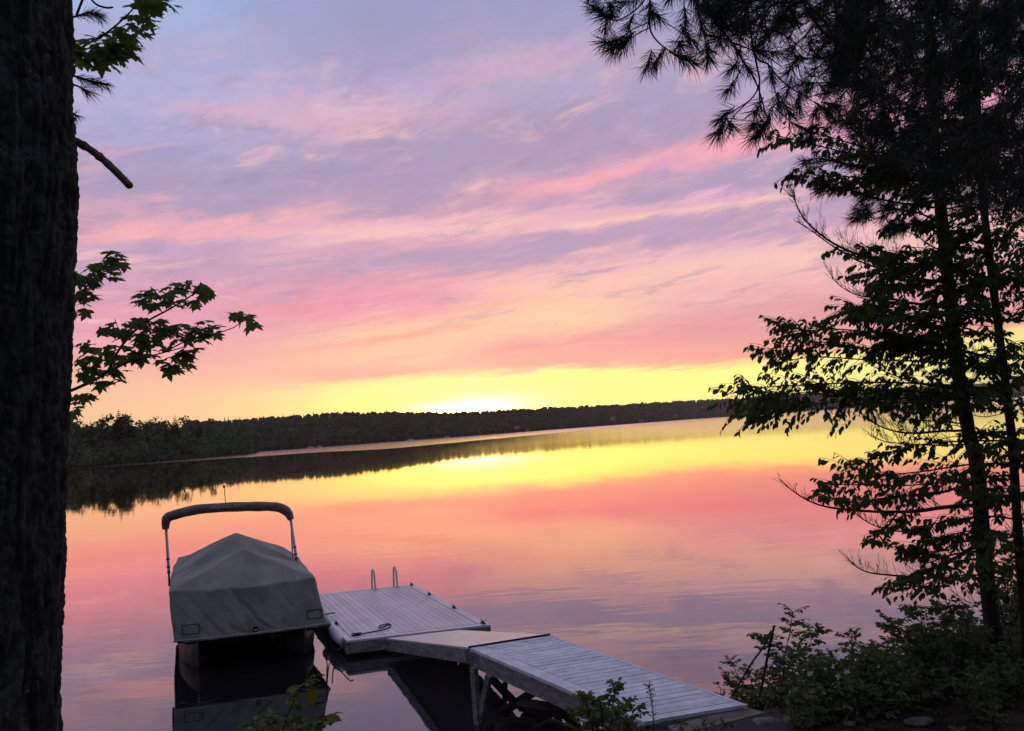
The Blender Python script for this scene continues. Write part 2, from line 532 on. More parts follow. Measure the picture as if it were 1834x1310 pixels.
def needles(mb, P, d, L, w):
    P, d = np.asarray(P, float), np.asarray(d, float)
    nr = rng.normal(size=P.shape)
    d, s, n = _basis(d, nr)
    L = np.asarray(L, float).reshape(-1, 1)
    a = P + s * w * .5
    b = P - s * w * .5
    mid = P + d * L * .55
    sag = np.array([[0, 0, -1.0]]) * L * 0.05
    e = mid + s * w * .5
    f = mid - s * w * .5
    t = P + d * L + sag
    V = np.stack([a, b, f, e, t], axis=1).reshape(-1, 3)
    o = mb.n
    mb.v.append(V.astype(np.float32))
    mb.n += len(V)
    i = np.arange(len(P)) * 5 + o
    mb.f.extend(np.stack([i, i + 1, i + 2, i + 3], 1).tolist())
    mb.f.extend(np.stack([i + 3, i + 2, i + 4], 1).tolist())


def tuft(mb, p, ax, n=70, L=0.095, w=0.0022, spread=(0.35, 1.25), back=0.06):
    """bundle of needles round the last few centimetres of a twig"""
    p = np.array(p)
    ax = np.array(ax) / np.linalg.norm(ax)
    r = rng.normal(size=(n, 3))
    r -= (r @ ax)[:, None] * ax
    r /= np.linalg.norm(r, axis=1, keepdims=True)
    th = rng.uniform(spread[0], spread[1], n)[:, None]
    d = ax * np.cos(th) + r * np.sin(th) + np.array([0, 0, -0.18])
    P = p - ax * (rng.uniform(0, 1, n)[:, None] ** 1.3) * back
    needles(mb, P, d, L * rng.uniform(.75, 1.1, n), w)


def smooth_path(pts, n=6):
    pts = [Vector(p) for p in pts]
    out = []
    k = len(pts)
    for i in range(k - 1):
        p0, p1, p2, p3 = pts[max(0, i - 1)], pts[i], pts[i + 1], pts[min(k - 1, i + 2)]
        for j in range(n):
            t = j / n
            out.append(0.5 * ((2 * p1) + (p2 - p0) * t + (2 * p0 - 5 * p1 + 4 * p2 - p3) * t * t + (3 * p1 - p0 - 3 * p2 + p3) * t ** 3))
    out.append(pts[-1])
    return out


def pth(pix, D0, D1=None, n=5):
    """pixel polyline -> smooth world path, depth running from D0 to D1"""
    D1 = D0 if D1 is None else D1
    k = len(pix)
    return smooth_path([at(x, y, D0 + (D1 - D0) * i / max(1, k - 1)) for i, (x, y) in enumerate(pix)], n)


def taper(n, a, b, p=1.0):
    return [a + (b - a) * (i / max(1, n - 1)) ** p for i in range(n)]


# ------------------------------------------------------------------ the lake
def water():
    m = bpy.data.materials.new('lake_water')
    m.use_nodes = True
    t = m.node_tree
    t.nodes.clear()
    q = G(t)
    geo = q.node('ShaderNodeNewGeometry')
    sp = q.node('ShaderNodeSeparateXYZ')
    t.links.new(geo.outputs['Position'], sp.inputs[0])
    X, Y = sp.outputs[0], sp.outputs[1]
    # wind-ruffled strip along the far shore, and a few cat's-paws nearer
    lim = q.m('MAXIMUM', q.add(258.0, q.mul(q.step(X, -45.0, -75.0), 30.0)), q.add(q.mul(q.add(X, 40.0), 3.1), 255.0))
    wob = q.mul(q.sub(q.noise(q.vec(q.mul(X, .02), q.mul(Y, .03)), 1.0, 6, .65), .5), 60.0)
    ruff = q.step(q.sub(q.add(Y, q.mul(wob, q.step(X, -60.0, 0.0))), lim), -3.0, 5.0)
    paw = q.step(q.noise(q.vec(q.mul(X, .012), q.mul(Y, .10), 2.0), 1.0, 4, 0.55), 0.56, 0.70)
    paw = q.mul(paw, q.mul(q.step(Y, 12.0, 22.0), q.step(Y, 52.0, 34.0)))
    h1 = q.noise(q.vec(q.mul(X, 0.35), q.mul(Y, 1.0), 0), 1.0, 3, 0.5)
    h2 = q.noise(q.vec(q.mul(X, 1.6), q.mul(Y, 4.0), 5), 1.0, 2, 0.5)
    calm = q.m('MINIMUM', 1.0, q.m('DIVIDE', 16.0, q.m('MAXIMUM', Y, 1.0)))
    hh = q.mul(q.add(q.mul(h1, 0.024), q.mul(q.mul(h2, q.add(q.mul(paw, 2.4), 0.22)), 0.014)), calm)
    bp = q.node('ShaderNodeBump')
    bp.inputs['Strength'].default_value = 1.0
    bp.inputs['Distance'].default_value = 0.24
    t.links.new(hh, bp.inputs['Height'])
    gl = q.node('ShaderNodeBsdfGlossy')
    gl.inputs['Color'].default_value = (1, 0.985, 0.98, 1)
    t.links.new(q.add(0.022, q.add(q.mul(q.mul(q.step(X, -45.0, 60.0), q.step(Y, 60.0, 200.0)), 0.115), q.add(q.mul(ruff, 0.10), q.mul(paw, 0.05)))), gl.inputs['Roughness'])
    t.links.new(bp.outputs[0], gl.inputs['Normal'])
    df = q.node('ShaderNodeBsdfDiffuse')
    df.inputs[0].default_value = (0.012, 0.011, 0.014, 1)
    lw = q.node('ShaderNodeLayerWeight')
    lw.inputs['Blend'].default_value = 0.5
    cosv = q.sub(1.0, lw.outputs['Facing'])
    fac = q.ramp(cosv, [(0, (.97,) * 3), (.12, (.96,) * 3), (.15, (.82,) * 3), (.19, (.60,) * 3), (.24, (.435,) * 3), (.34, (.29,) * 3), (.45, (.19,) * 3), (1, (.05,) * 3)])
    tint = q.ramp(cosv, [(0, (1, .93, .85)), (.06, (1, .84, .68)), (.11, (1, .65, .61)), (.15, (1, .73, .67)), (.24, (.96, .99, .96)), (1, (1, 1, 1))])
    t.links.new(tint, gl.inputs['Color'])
    mx = q.node('ShaderNodeMixShader')
    t.links.new(fac, mx.inputs[0])
    t.links.new(df.outputs[0], mx.inputs[1])
    t.links.new(gl.outputs[0], mx.inputs[2])
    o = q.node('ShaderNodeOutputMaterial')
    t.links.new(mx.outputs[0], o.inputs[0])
    mb = MB()
    mb.addm([(-6000, -20, 0), (6000, -20, 0), (6000, 5000, 0), (-6000, 5000, 0)], [(0, 1, 2, 3)])
    tag(mb.build('lake_water', m), kind='structure')


water()


# ------------------------------------------------------------------ the bank
def shore_y(x):
    """distance at which the bank meets the water, by x"""
    xs = [-40, -6, -2, 0, 1.2, 2.4, 3.5, 5, 8, 14, 40]
    ys = [5.5, 6.8, 8.0, 8.75, 9.15, 9.2, 9.6, 10.3, 11.2, 12.5, 16]
    return float(np.interp(x, xs, ys))


def ground_z(x, y):
    s = shore_y(x) - y                      # metres inland
    # bank top: low by the ramp, higher to the right
    top = float(np.interp(x, [-8, -2, 0.5, 2.0, 3.0, 4.5, 9], [1.5, 1.35, 0.72, 0.70, 0.84, 1.02, 1.25]))
    z = -1.2 + 1.2 * min(1, max(0, (s + 3) / 3.0))
    if s > 0:
        a = min(1.0, s / 2.2)
        z = top * (a * a * (3 - 2 * a))
        b = min(1.0, max(0.0, (s - 3.8) / 4.2))
        z = z + (1.78 - z) * b * b * (3 - 2 * b)
    return z + (0.05 * mnoise.noise((x * 1.1, y * 1.1, 0.3)) + 0.03 * mnoise.noise((x * 3.3, y * 3.3, 4.3)) + 0.012 * mnoise.noise((x * 11, y * 11, 2))) * (1 if s > -.3 else 0.4)


def bank():
    mb = MB()
    xs = np.concatenate([np.linspace(-40, -5, 24)[:-1], np.linspace(-5, 9, 180), np.linspace(9, 40, 24)[1:]])
    ys = np.concatenate([np.linspace(-18, 2, 18)[:-1], np.linspace(2, 11.5, 130), np.linspace(11.5, 22, 24)[1:]])
    V = [(x, y, ground_z(x, y)) for y in ys for x in xs]
    nx = len(xs)
    fs = [(j * nx + i, j * nx + i + 1, (j + 1) * nx + i + 1, (j + 1) * nx + i) for j in range(len(ys) - 1) for i in range(nx - 1)]
    mb.addgrid(V, fs)
    tag(mb.build('ground', M['ground'], smooth=True), kind='structure')


bank()

# ------------------------------------------------------------------ far shore: terrain, woods, trees, cottages
FARP = [  # photo x, shore distance, ridge distance, crest y in the photo
    (330, 640, 900, 752), (440, 600, 900, 751), (500, 610, 900, 746), (560, 640, 930, 741), (650, 700, 1000, 737.5), (740, 780, 1080, 736),
    (860, 880, 1180, 736.5), (950, 980, 1300, 731), (1050, 1150, 1500, 727), (1130, 1330, 1700, 723), (1200, 1550, 2000, 719),
    (1320, 1950, 2500, 713), (1400, 2150, 2700, 707), (1500, 2300, 2900, 700), (1650, 2450, 3000, 692), (1834, 2550, 3100, 684), (2100, 2600, 3200, 670)]
_fx = [p[0] for p in FARP]


def far(px):
    ds, dr, cy = (float(np.interp(px, _fx, [p[i] for p in FARP])) for i in (1, 2, 3))
    return ds, dr, cy


def horizon_y(px):
    return 770.0 - (px - CX) * 0.068


def hz(px, D):
    return at(px, horizon_y(px), D)


def far_hills():
    mb = MB()
    nt = 10
    cols_ = list(range(330, 2101, 10))
    V = []
    for px in cols_:
        ds, dr, cy = far(px)
        zc = at(px, cy, dr).z - 9.0
        for i in range(nt + 2):
            t = min(1.0, i / nt)
            D = ds + (dr - ds) * t
            p = hz(px, D)
            z = -0.5 + (zc + 0.5) * (t ** 0.8)
            if i == nt + 1:
                p = hz(px, dr + 900)
                z = -1.0
            V.append((p.x, p.y, z))
    k = nt + 2
    mb.addgrid(V, [(a * k + b, (a + 1) * k + b, (a + 1) * k + b + 1, a * k + b + 1) for a in range(len(cols_) - 1) for b in range(k - 1)])
    tag(mb.build('hill', M['hill'], smooth=True), kind='structure')


far_hills()
_bm = bmesh.new()
bmesh.ops.create_icosphere(_bm, subdivisions=1, radius=1.0)
ICO_V = np.array([v.co[:] for v in _bm.verts])
_bm.verts.index_update()
ICO_F = np.array([[v.index for v in f.verts] for f in _bm.faces])
_bm.free()
_bm = bmesh.new()
bmesh.ops.create_icosphere(_bm, subdivisions=3, radius=1.0)
ICO3_V = np.array([v.co[:] for v in _bm.verts])
_bm.verts.index_update()
ICO3_F = np.array([[v.index for v in f.verts] for f in _bm.faces])
_bm.free()


def blob(mb, c, r, h, jit=0.28):
    V = ICO_V * (1 + rng.uniform(-jit, jit, (len(ICO_V), 1)))
    mb.addgrid(V * np.array([r, r, h]) + np.array(c), ICO_F)


def cone_tree(mb, c, h, r):
    """conifer far away: tiers of ragged skirts"""
    n = 7
    for i in range(5):
        z0 = c[2] + h * (0.08 + 0.17 * i)
        rr = r * (1 - i * 0.19) * random.uniform(.85, 1.1)
        a0 = random.random() * 6
        V = [(c[0], c[1], z0 + h * 0.30)]
        for j in range(n * 2):
            a = a0 + math.pi * j / n
            q = rr * (1.0 if j % 2 else 0.6) * random.uniform(.8, 1.2)
            V.append((c[0] + q * math.cos(a), c[1] + q * math.sin(a), z0 - (0.05 * h if j % 2 else 0) * random.random()))
        mb.addm(V, [(0, 1 + j, 1 + (j + 1) % (2 * n)) for j in range(2 * n)])


def far_forest():
    mb = MB()
    ph = (1 + 5 ** .5) / 2
    IV = np.array([(-1, ph, 0), (1, ph, 0), (-1, -ph, 0), (1, -ph, 0), (0, -1, ph), (0, 1, ph), (0, -1, -ph), (0, 1, -ph), (ph, 0, -1), (ph, 0, 1), (-ph, 0, -1), (-ph, 0, 1)]) / 1.9
    IF = np.array([(0, 11, 5), (0, 5, 1), (0, 1, 7), (0, 7, 10), (0, 10, 11), (1, 5, 9), (5, 11, 4), (11, 10, 2), (10, 7, 6), (7, 1, 8), (3, 9, 4), (3, 4, 2), (3, 2, 6), (3, 6, 8), (3, 8, 9), (4, 9, 5), (2, 4, 11), (6, 2, 10), (8, 6, 7), (9, 8, 1)])
    px = 335.0
    while px < 2050:
        ds, dr, cy = far(px)
        size = 2.3 + ds * 0.0012
        zc = at(px, cy, dr).z - 7.5
        rows = 24
        for i in range(rows):
            t = ((i + random.random()) / rows) ** 1.1
            if i == 0:
                t = 0.004
            if i >= rows - 2:
                t = random.uniform(.97, 1.0)
            D = ds + 3 + (dr - ds) * t
            q = px + random.uniform(-1, 1) * size / ds * F
            p = hz(q, D)
            z = zc * (max(t, 0.0) ** 0.8)
            big = 1 + 2.0 * mnoise.noise((p.x * .02, p.y * .02, 3)) + 1.5 * mnoise.noise((p.x * .07, p.y * .05, 8))          # stands of taller and lower trees
            s_ = size * random.uniform(.6, 1.35)
            if random.random() < (0.22 if t > .9 else 0.12):
                cone_tree(mb, (p.x, p.y, z - 2), random.uniform(8, 13) + big * .6, s_ * .8)
            V = IV * (1 + rng.uniform(-.35, .35, (12, 1)))
            mb.addgrid(V * np.array([s_, s_, random.uniform(2.2, 4.4)]) + np.array([p.x, p.y, z + random.uniform(.5, 4.0) + big]), IF)
            mb.addgrid(V * np.array([s_ * 1.1, s_, 4.0]) + np.array([p.x, p.y + 1, z]), IF)
        px += size * 0.8 / ds * F
    tag(mb.build('forest', M['far2']), 'dark wooded hillside mass along the far shore of the lake', 'forest', kind='stuff')


far_forest()

NSH = [(20, 300, 748), (60, 305, 750), (125, 312, 752), (160, 318, 754), (215, 330, 746), (260, 340, 752), (313, 358, 753), (350, 372, 755), (400, 400, 760), (436, 425, 768), (450, 440, 790)]


def nsh(px):
    return tuple(float(np.interp(px, [p[0] for p in NSH], [p[i] for p in NSH])) for i in (1, 2))


def leaf_cloud(mb, c, r, h, n, size):
    """crown of a tree a few hundred metres off: ragged leaf cards through a lumpy volume"""
    lumps = [(rng.normal(size=3) * np.array([r * .45, r * .45, h * .28]), rng.uniform(.35, .62)) for _ in range(7)]
    P = []
    for lc, ls in lumps:
        k = n // 7
        d = rng.normal(size=(k, 3))
        d /= np.linalg.norm(d, axis=1, keepdims=True)
        P.append(lc + d * (rng.uniform(.55, 1.0, (k, 1))) * np.array([r * ls, r * ls, h * ls * .6]))
    P = np.concatenate(P) + np.array(c)
    d = rng.normal(size=P.shape)
    nr = rng.normal(size=P.shape) + np.array([0, -.3, .9])
    leaves(mb, P - d / np.linalg.norm(d, axis=1, keepdims=True) * size * .4, d, nr, size * rng.uniform(.6, 1.3, len(P)), OVATE, 1.5)


def shore_point():
    mb = MB()
    V = []
    cs = list(range(-60, 452, 8))
    for px in cs:
        d, cy = nsh(px)
        zt = max(1.0, at(px, cy, d + 40).z - 13)
        for t, zz in ((0, -.4), (0.06, .6), (.5, zt * .6), (1, zt), (2.4, zt * .8), (3, -1)):
            p = hz(px, d + 45 * t)
            V.append((p.x, p.y, zz))
    k = 6
    mb.addgrid(V, [(a * k + b, (a + 1) * k + b, (a + 1) * k + b + 1, a * k + b + 1) for a in range(len(cs) - 1) for b in range(k - 1)])
    tag(mb.build('terrain', M['hill'], smooth=True), kind='structure')
    mb = MB()
    px = -40.0
    while px < 448:
        d, cy = nsh(px)
        zt = max(1.0, at(px, cy, d + 40).z - 13)
        for i in range(6):
            t = (i + random.random() * .6) / 6
            q = px + random.uniform(-9, 9)
            if i == 0:
                p = hz(q, d + 2.5)
                h = random.uniform(4.0, 8.0)
                leaf_cloud(mb, (p.x, p.y, h * .5), 4.2, h * 1.0, 230, 1.05)
                continue
            p = hz(q, d + 4 + 45 * t)
            top = at(q, cy + 4 + random.uniform(-1, 8) + (1 - t) * 32, d + 45 * t).z
            h = random.uniform(9, 12)
            leaf_cloud(mb, (p.x, p.y, top - h * .42), random.uniform(4.2, 5.6), h, 300, 1.2)
            if i % 2:
                blob(mb, (p.x, p.y + 1.5, top - h * .5), 3.2, h * .35)
        px += 13
    tag(mb.build('woods', M['far'], ), 'dark green leafy woods on the near left point of the far shore', 'woods', kind='stuff')
    # conifers one can tell apart against the sky
    spots = [(183, 738, 332, 3.0), (162, 748, 330, 2.4), (204, 742, 340, 3.0), (212, 730, 338, 4.2), (224, 737, 345, 3.2), (234, 736, 342, 3.4), (262, 749, 352, 2.4),
             (297, 748, 365, 2.6), (313, 740, 370, 4.4), (340, 749, 392, 3.4), (355, 748, 400, 3.6), (372, 754, 410, 2.8), (422, 745, 560, 2.2), (148, 752, 330, 2.2)]
    lab = ['tall dark spruce poking out of the leafy woods left of the tallest skyline clump',
           'small thin spruce between two taller ones over the left woods', 'spruce just left of the tallest conifer over the woods',
           'tallest dark conifer of the skyline on the left wooded point', 'spruce close on the right of the tallest skyline conifer',
           'broad conifer at the right end of the tallest skyline clump', 'short conifer alone right of the tallest skyline clump',
           'small conifer close left of the broad pyramid conifer', 'broad pyramid conifer standing alone above the left woods',
           'first conifer right of the broad pyramid conifer on the skyline', 'second conifer right of the broad pyramid conifer on the skyline',
           'low conifer where the wooded point slopes down to the far hill', 'single thin spire of a conifer above the far ridge', 'small conifer nearest the big foreground trunk on the skyline']
    for (px, py, D, r), l in zip(spots, lab):
        tip = at(px, py, D)
        h = 15.0
        base = Vector((tip.x, tip.y, tip.z - h))
        root = empty('conifer_tree', base, l, 'tree', 'conifers on the far skyline')
        a = MB()
        a.tube([base, tip - Vector((0, 0, 1))], [.25, .04], 5)
        a.build('trunk', M['limb'], root)
        b = MB()
        for i in range(15):
            f = i / 14
            z = base.z + h * (.25 + .74 * f)
            rr = r * .8 * (1 - f) ** .9 + .12
            for j in range(11):
                an = random.random() * 6.28
                dd = np.array([[math.cos(an), math.sin(an), random.uniform(-.45, .05)]])
                leaves(b, [(base.x, base.y, z)], dd, [(0, random.uniform(-.6, .6), 1)], [rr * random.uniform(.6, 1.15)], OVATE, 1.1)
        b.build('crown', M['conifer'], root)


shore_point()


def cottage(px, py, D, w, h, label, group='cottages on the far shore'):
    base = at(px, py, D)
    base.z = max(base.z, 1.0)
    root = empty('lake_cottage', base, label, 'cottage', group)
    a = MB()
    a.box(base + Vector((0, 0, h * .5)), (w * .5, 0, 0), (0, w * .35, 0), (0, 0, h * .5))
    wall = a.build('wall', M['house'], root)
    b = MB()
    x, y, z = base.x, base.y, base.z + h
    o, e = w * .56, w * .42
    b.addm([(x - o, y - e, z - .1), (x + o, y - e, z - .1), (x + o, y + e, z - .1), (x - o, y + e, z - .1), (x - o, y, z + h * .6), (x + o, y, z + h * .6)],
           [(0, 1, 5, 4), (2, 3, 4, 5), (0, 4, 3), (1, 2, 5), (0, 3, 2, 1)])
    b.build('roof', M['roof'], root)
    for k in (-.28, .05, .3):
        c = MB()
        c.box((x + k * w, y - w * .35 - .03, base.z + h * .55), (w * .08, 0, 0), (0, .04, 0), (0, 0, h * .22))
        c.build('window', M['pane'], root)
    return root


cottage(1098, 753, 1228, 6.5, 5.5, 'pale two storey cottage at the water under the far ridge, right of the sun glow')
cottage(1148, 755.5, 1355, 9, 2.6, 'long low pale cottage on the far shore, right of the taller cottage')
cottage(926, 768, 940, 6.5, 2.8, 'small pale cottage low on the far shore below the sun glow')
cottage(945, 772, 950, 4, 1.8, 'little pale boathouse beside the cottage below the sun glow')
cottage(1210, 746, 1570, 8, 2.8, 'faint pale cottage far right where the shore turns blue')


def moored(px, py, D, L, label, top=False):
    base = on_z(px, py, 0) if D is None else at(px, py, D)
    base.z = 0
    root = empty('moored_boat', base, label, 'boat', 'boats moored along the far shore')
    a = MB()
    n = 8
    V, fs = [], []
    for i in range(n + 1):
        t = i / n
        x = (t - .5) * L
        hw = L * .17 * (1 - max(0, (t - .55) / .45) ** 2) + .02
        for yy, zz in ((-hw, .75 + .2 * t), (-hw * .7, -.1), (hw * .7, -.1), (hw, .75 + .2 * t)):
            V.append((base.x + x, base.y + yy, zz))
    for i in range(n):
        for j in range(3):
            fs.append((i * 4 + j, (i + 1) * 4 + j, (i + 1) * 4 + j + 1, i * 4 + j + 1))
        fs.append((i * 4 + 3, (i + 1) * 4 + 3, (i + 1) * 4, i * 4))
    fs += [(0, 1, 2, 3)]
    a.addm(V, fs)
    a.build('hull', M['hull'], root)
    b = MB()
    b.box((base.x - L * .05, base.y, 1.2), (L * .16, 0, 0), (0, L * .11, 0), (0, 0, .35), .05)
    b.build('cabin', M['house'], root)
    if top:
        c = MB()
        c.box((base.x - L * .05, base.y, 2.3), (L * .3, 0, 0), (0, L * .15, 0), (0, 0, .06))
        for sx in (-1, 1):
            for sy in (-1, 1):
                c.tube([(base.x - L * .05 + sx * L * .26, base.y + sy * L * .12, .8), (base.x - L * .05 + sx * L * .26, base.y + sy * L * .12, 2.3)], .04, 5)
        c.build('canopy', M['roof'], root)


moored(556, 799, 590, 6.0, 'white boat moored at the foot of the dark hill near the left point', True)
moored(572, 798, 592, 4.0, 'smaller pale boat moored just right of the white canopied boat')
moored(800, 783.5, 800, 6.0, 'pale boat moored on the far shore under the brightest glow')
moored(735, 787.5, 730, 6.5, 'low pale boat on the far shore left of the glow')

# ------------------------------------------------------------------ floating dock, gangway, ramp
def prism(mb, quad, th, drop=0.0):
    """slab with the given top quad (world points), thickness th"""
    q = [Vector(p) for p in quad]
    lo = [p - Vector((0, 0, th)) for p in q]
    V = [tuple(p) for p in q + lo]
    mb.addm(V, [(0, 1, 2, 3), (7, 6, 5, 4), (0, 4, 5, 1), (1, 5, 6, 2), (2, 6, 7, 3), (3, 7, 4, 0)])


def lerp(a, b, t):
    return Vector(a) + (Vector(b) - Vector(a)) * t


def quadpt(Q, s, t):
    """s along first edge 0-1, t from edge 0-1 to edge 3-2"""
    return lerp(lerp(Q[0], Q[1], s), lerp(Q[3], Q[2], s), t)


def boards(mb, Q, s0, s1, t0, t1, n, along_t=True, gap=0.006, th=0.03, jit=0.0012):
    """n boards laid over part of a quad"""
    wS = (Vector(Q[1]) - Vector(Q[0])).length
    wT = (Vector(Q[3]) - Vector(Q[0])).length
    for i in range(n):
        a, b = i / n, (i + 1) / n
        dz = Vector((0, 0, random.uniform(-jit, jit)))
        if along_t:
            e = gap / wS * .5
            x0, x1 = s0 + (s1 - s0) * a + e, s0 + (s1 - s0) * b - e
            q = [quadpt(Q, x0, t0), quadpt(Q, x1, t0), quadpt(Q, x1, t1), quadpt(Q, x0, t1)]
        else:
            e = gap / wT * .5
            y0, y1 = t0 + (t1 - t0) * a + e, t0 + (t1 - t0) * b - e
            q = [quadpt(Q, s0, y0), quadpt(Q, s1, y0), quadpt(Q, s1, y1), quadpt(Q, s0, y1)]
        prism(mb, [p + dz for p in q], th)


def board_mat(m, amount=0.22):
    """tone of each board differs a little (one loose mesh piece = one board)"""
    t = m.node_tree
    q = G(t)
    p = [n for n in t.nodes if n.type == 'BSDF_PRINCIPLED'][0]
    geo = q.node('ShaderNodeNewGeometry')
    src = p.inputs['Base Color'].links[0].from_socket
    f = q.add(1.0 - amount, q.mul(geo.outputs['Random Per Island'], amount * 1.5))
    tcn = q.node('ShaderNodeTexCoord')
    kn = q.step(q.noise(tcn.outputs['Object'], 11, 3, .6), .66, .73)
    stn = q.step(q.noise(tcn.outputs['Object'], 1.1, 6, .65), .50, .72)
    f = q.mul(f, q.mul(q.sub(1.0, q.mul(kn, .45)), q.sub(1.0, q.mul(stn, .22))))
    hv = q.node('ShaderNodeHueSaturation')
    t.links.new(f, hv.inputs['Value'])
    t.links.new(src, hv.inputs['Color'])
    t.links.new(hv.outputs[0], p.inputs['Base Color'])


board_mat(M['deck'], 0.16)
board_mat(M['ramp_paint'], 0.10)

DZ = 0.27
NL, NR, FR_ = on_z(621, 1148, DZ), on_z(878, 1119, DZ), on_z(742, 1047, DZ)
FL_ = NL + (FR_ - NR)
DQ = [NL, NR, FR_, FL_]
dc = sum((Vector(p) for p in DQ), Vector()) / 4
dock = empty('floating_dock', (dc.x, dc.y, 0), 'wide floating dock platform of weathered grey boards between the covered boat and the gangway', 'dock')
mb = MB()
boards(mb, DQ, 0.045, 0.93, 0.034, 0.975, 19, True, 0.007, 0.03, .0012)
boards(mb, DQ, 0.0, 1.0, 0.0, 0.030, 1, False, 0.004)
boards(mb, DQ, 0.0, 1.0, 0.979, 1.0, 1, False, 0.004)
boards(mb, DQ, 0.0, 0.041, 0.032, 0.977, 1, True, 0.004)
boards(mb, DQ, 0.935, 1.0, 0.032, 0.977, 1, True, 0.004)
mb.build('deck_boards', M['deck'], dock)
mb = MB()


def skirt(mb, Q, z0, z1, th=0.045, inset=0.004, edges=(0, 1, 2, 3)):
    c = sum((Vector(p) for p in Q), Vector()) / 4
    for i in edges:
        a, b = Vector(Q[i]), Vector(Q[(i + 1) % 4])
        d = (b - a).normalized()
        n = Vector((-d.y, d.x, 0))
        if n.dot(c - a) < 0:
            n = -n
        a2, b2 = a + d * .05, b - d * .05
        prism(mb, [a2 + n * inset + Vector((0, 0, -z0)), b2 + n * inset + Vector((0, 0, -z0)), b2 + n * (inset + th) + Vector((0, 0, -z0)), a2 + n * (inset + th) + Vector((0, 0, -z0))], z1 - z0)
    for i in range(4):
        p = Vector(Q[i])
        n = (c - p).normalized()
        mb.box(p + n * .045 + Vector((0, 0, -(z0 + z1) / 2)), (.035, 0, 0), (0, .035, 0), (0, 0, (z1 - z0) / 2 - .002))


skirt(mb, DQ, 0.034, 0.205)
mb.build('frame', M['timber'], dock)
for s, t in ((.2, .12), (.8, .12), (.2, .5), (.8, .5), (.2, .88), (.8, .88)):
    mb = MB()
    p = quadpt(DQ, s, t)
    mb.box((p.x, p.y, -.02), (.40, .08, 0), (-.14, .32, 0), (0, 0, .10), .03)
    mb.build('float', M['float'], dock)


def cleat(p, d, root):
    mb = MB()
    p = Vector(p)
    d = Vector(d).normalized()
    mb.tube([p - d * .085 + Vector((0, 0, .044)), p - d * .03 + Vector((0, 0, .036)), p + d * .03 + Vector((0, 0, .036)), p + d * .085 + Vector((0, 0, .044))], [.006, .009, .009, .006], 6)
    for s in (-.04, .04):
        mb.tube([p + d * s, p + d * s + Vector((0, 0, .036))], .009, 6)
    mb.box(p + Vector((0, 0, .004)), d * .07, Vector((-d.y, d.x, 0)) * .025, (0, 0, .004))
    mb.build('cleat', M['black'], root)


ed = (FR_ - NR).normalized()
for t in (.03, .36, .70, .985):
    p = quadpt(DQ, .968, t)
    cleat((p.x, p.y, DZ + .003), ed, dock)
for t in (.06, .30):
    p = quadpt(DQ, .04 if t > .2 else .09, t)
    cleat((p.x, p.y, DZ + .003), ed if t > .2 else (NR - NL).normalized(), dock)
# swim ladder rails on the far edge
lad = MB()
for (bx, by, tx, ty) in ((672, 1056, 667, 1020), (711.5, 1051, 706, 1015)):
    b1 = on_z(bx, by, DZ)
    away = ed
    D = b1.y
    h = 0.40
    loop = smooth_path([b1 - away * .02 + Vector((0, 0, .004)), b1 + Vector((0, 0, .18)), b1 + away * .03 + Vector((0, 0, h - .06)), b1 + away * .11 + Vector((0, 0, h)), b1 + away * .20 + Vector((0, 0, h - .05)),
                        b1 + away * .26 + Vector((0, 0, .12)), b1 + away * .29 + Vector((0, 0, -.5)), b1 + away * .30 + Vector((0, 0, -1.1))], 6)
    rail = MB()
    rail.tube(loop, .020, 8)
    rail.box(b1 - away * .02 + Vector((0, 0, .008)), away * .05, Vector((away.y, -away.x, 0)) * .03, (0, 0, .006))
    rail.build('ladder_rail', M['alu'], dock, smooth=True)

# gangway between dock and ramp
GQ = [on_z(693, 1143.5, DZ + .012), on_z(822, 1128.5, DZ + .012), on_z(985, 1137, .850), on_z(839, 1160, .850)]
gc = sum((Vector(p) for p in GQ), Vector()) / 4
gang = empty('gangway', (gc.x, gc.y, 0), 'short smooth grey gangway with a thick timber edge joining the floating dock to the ramp', 'gangway')
mb = MB()
prism(mb, GQ, .022)
mb.build('deck_panel', M['ply'], gang)
mb = MB()
skirt(mb, GQ, .026, .19, .05, .002)
mb.build('frame', M['timber'], gang)
mb = MB()
for t in (.0, 1.0):
    pass
a, b = GQ[3], GQ[2]
mb.tube([a + Vector((0, 0, .004)), b + Vector((0, 0, .004))], .012, 6)
mb.build('hinge', M['black'], gang)

# the ramp
RQ = [on_z(839, 1160, .845) + Vector((.012, -.015, 0)), on_z(985, 1137, .845) + Vector((.012, -.015, 0)), on_z(1339, 1262.5, .80), on_z(1152, 1293.5, .80)]
rc = sum((Vector(p) for p in RQ), Vector()) / 4
ramp = empty('dock_ramp', (rc.x, rc.y, 0), 'long ramp of pale blue grey boards rising from the gangway to the bank', 'ramp')
mb = MB()
boards(mb, RQ, .165, .955, .006, .998, 28, False, 0.010, .03, .0015)
mb.build('deck_boards', M['ramp_paint'], ramp)
mb = MB()
boards(mb, RQ, 0, .160, .0, 1.0, 1, True, 0.004, .034, 0)
boards(mb, RQ, .96, 1.0, .0, 1.0, 1, True, 0.004, .034, 0)
mb.build('edge_board', M['ramp_paint'], ramp)
mb = MB()
skirt(mb, RQ, .036, .215, .05, .003)
mb.build('frame', M['timber'], ramp)
mb = MB()
for t in (.2, .4, .6, .8):
    prism(mb, [quadpt(RQ, .05, t) - Vector((0, 0, .036)), quadpt(RQ, .95, t) - Vector((0, 0, .036)), quadpt(RQ, .95, t + .012) - Vector((0, 0, .036)), quadpt(RQ, .05, t + .012) - Vector((0, 0, .036))], .14)
mb.build('joist', M['darktimber'], ramp)


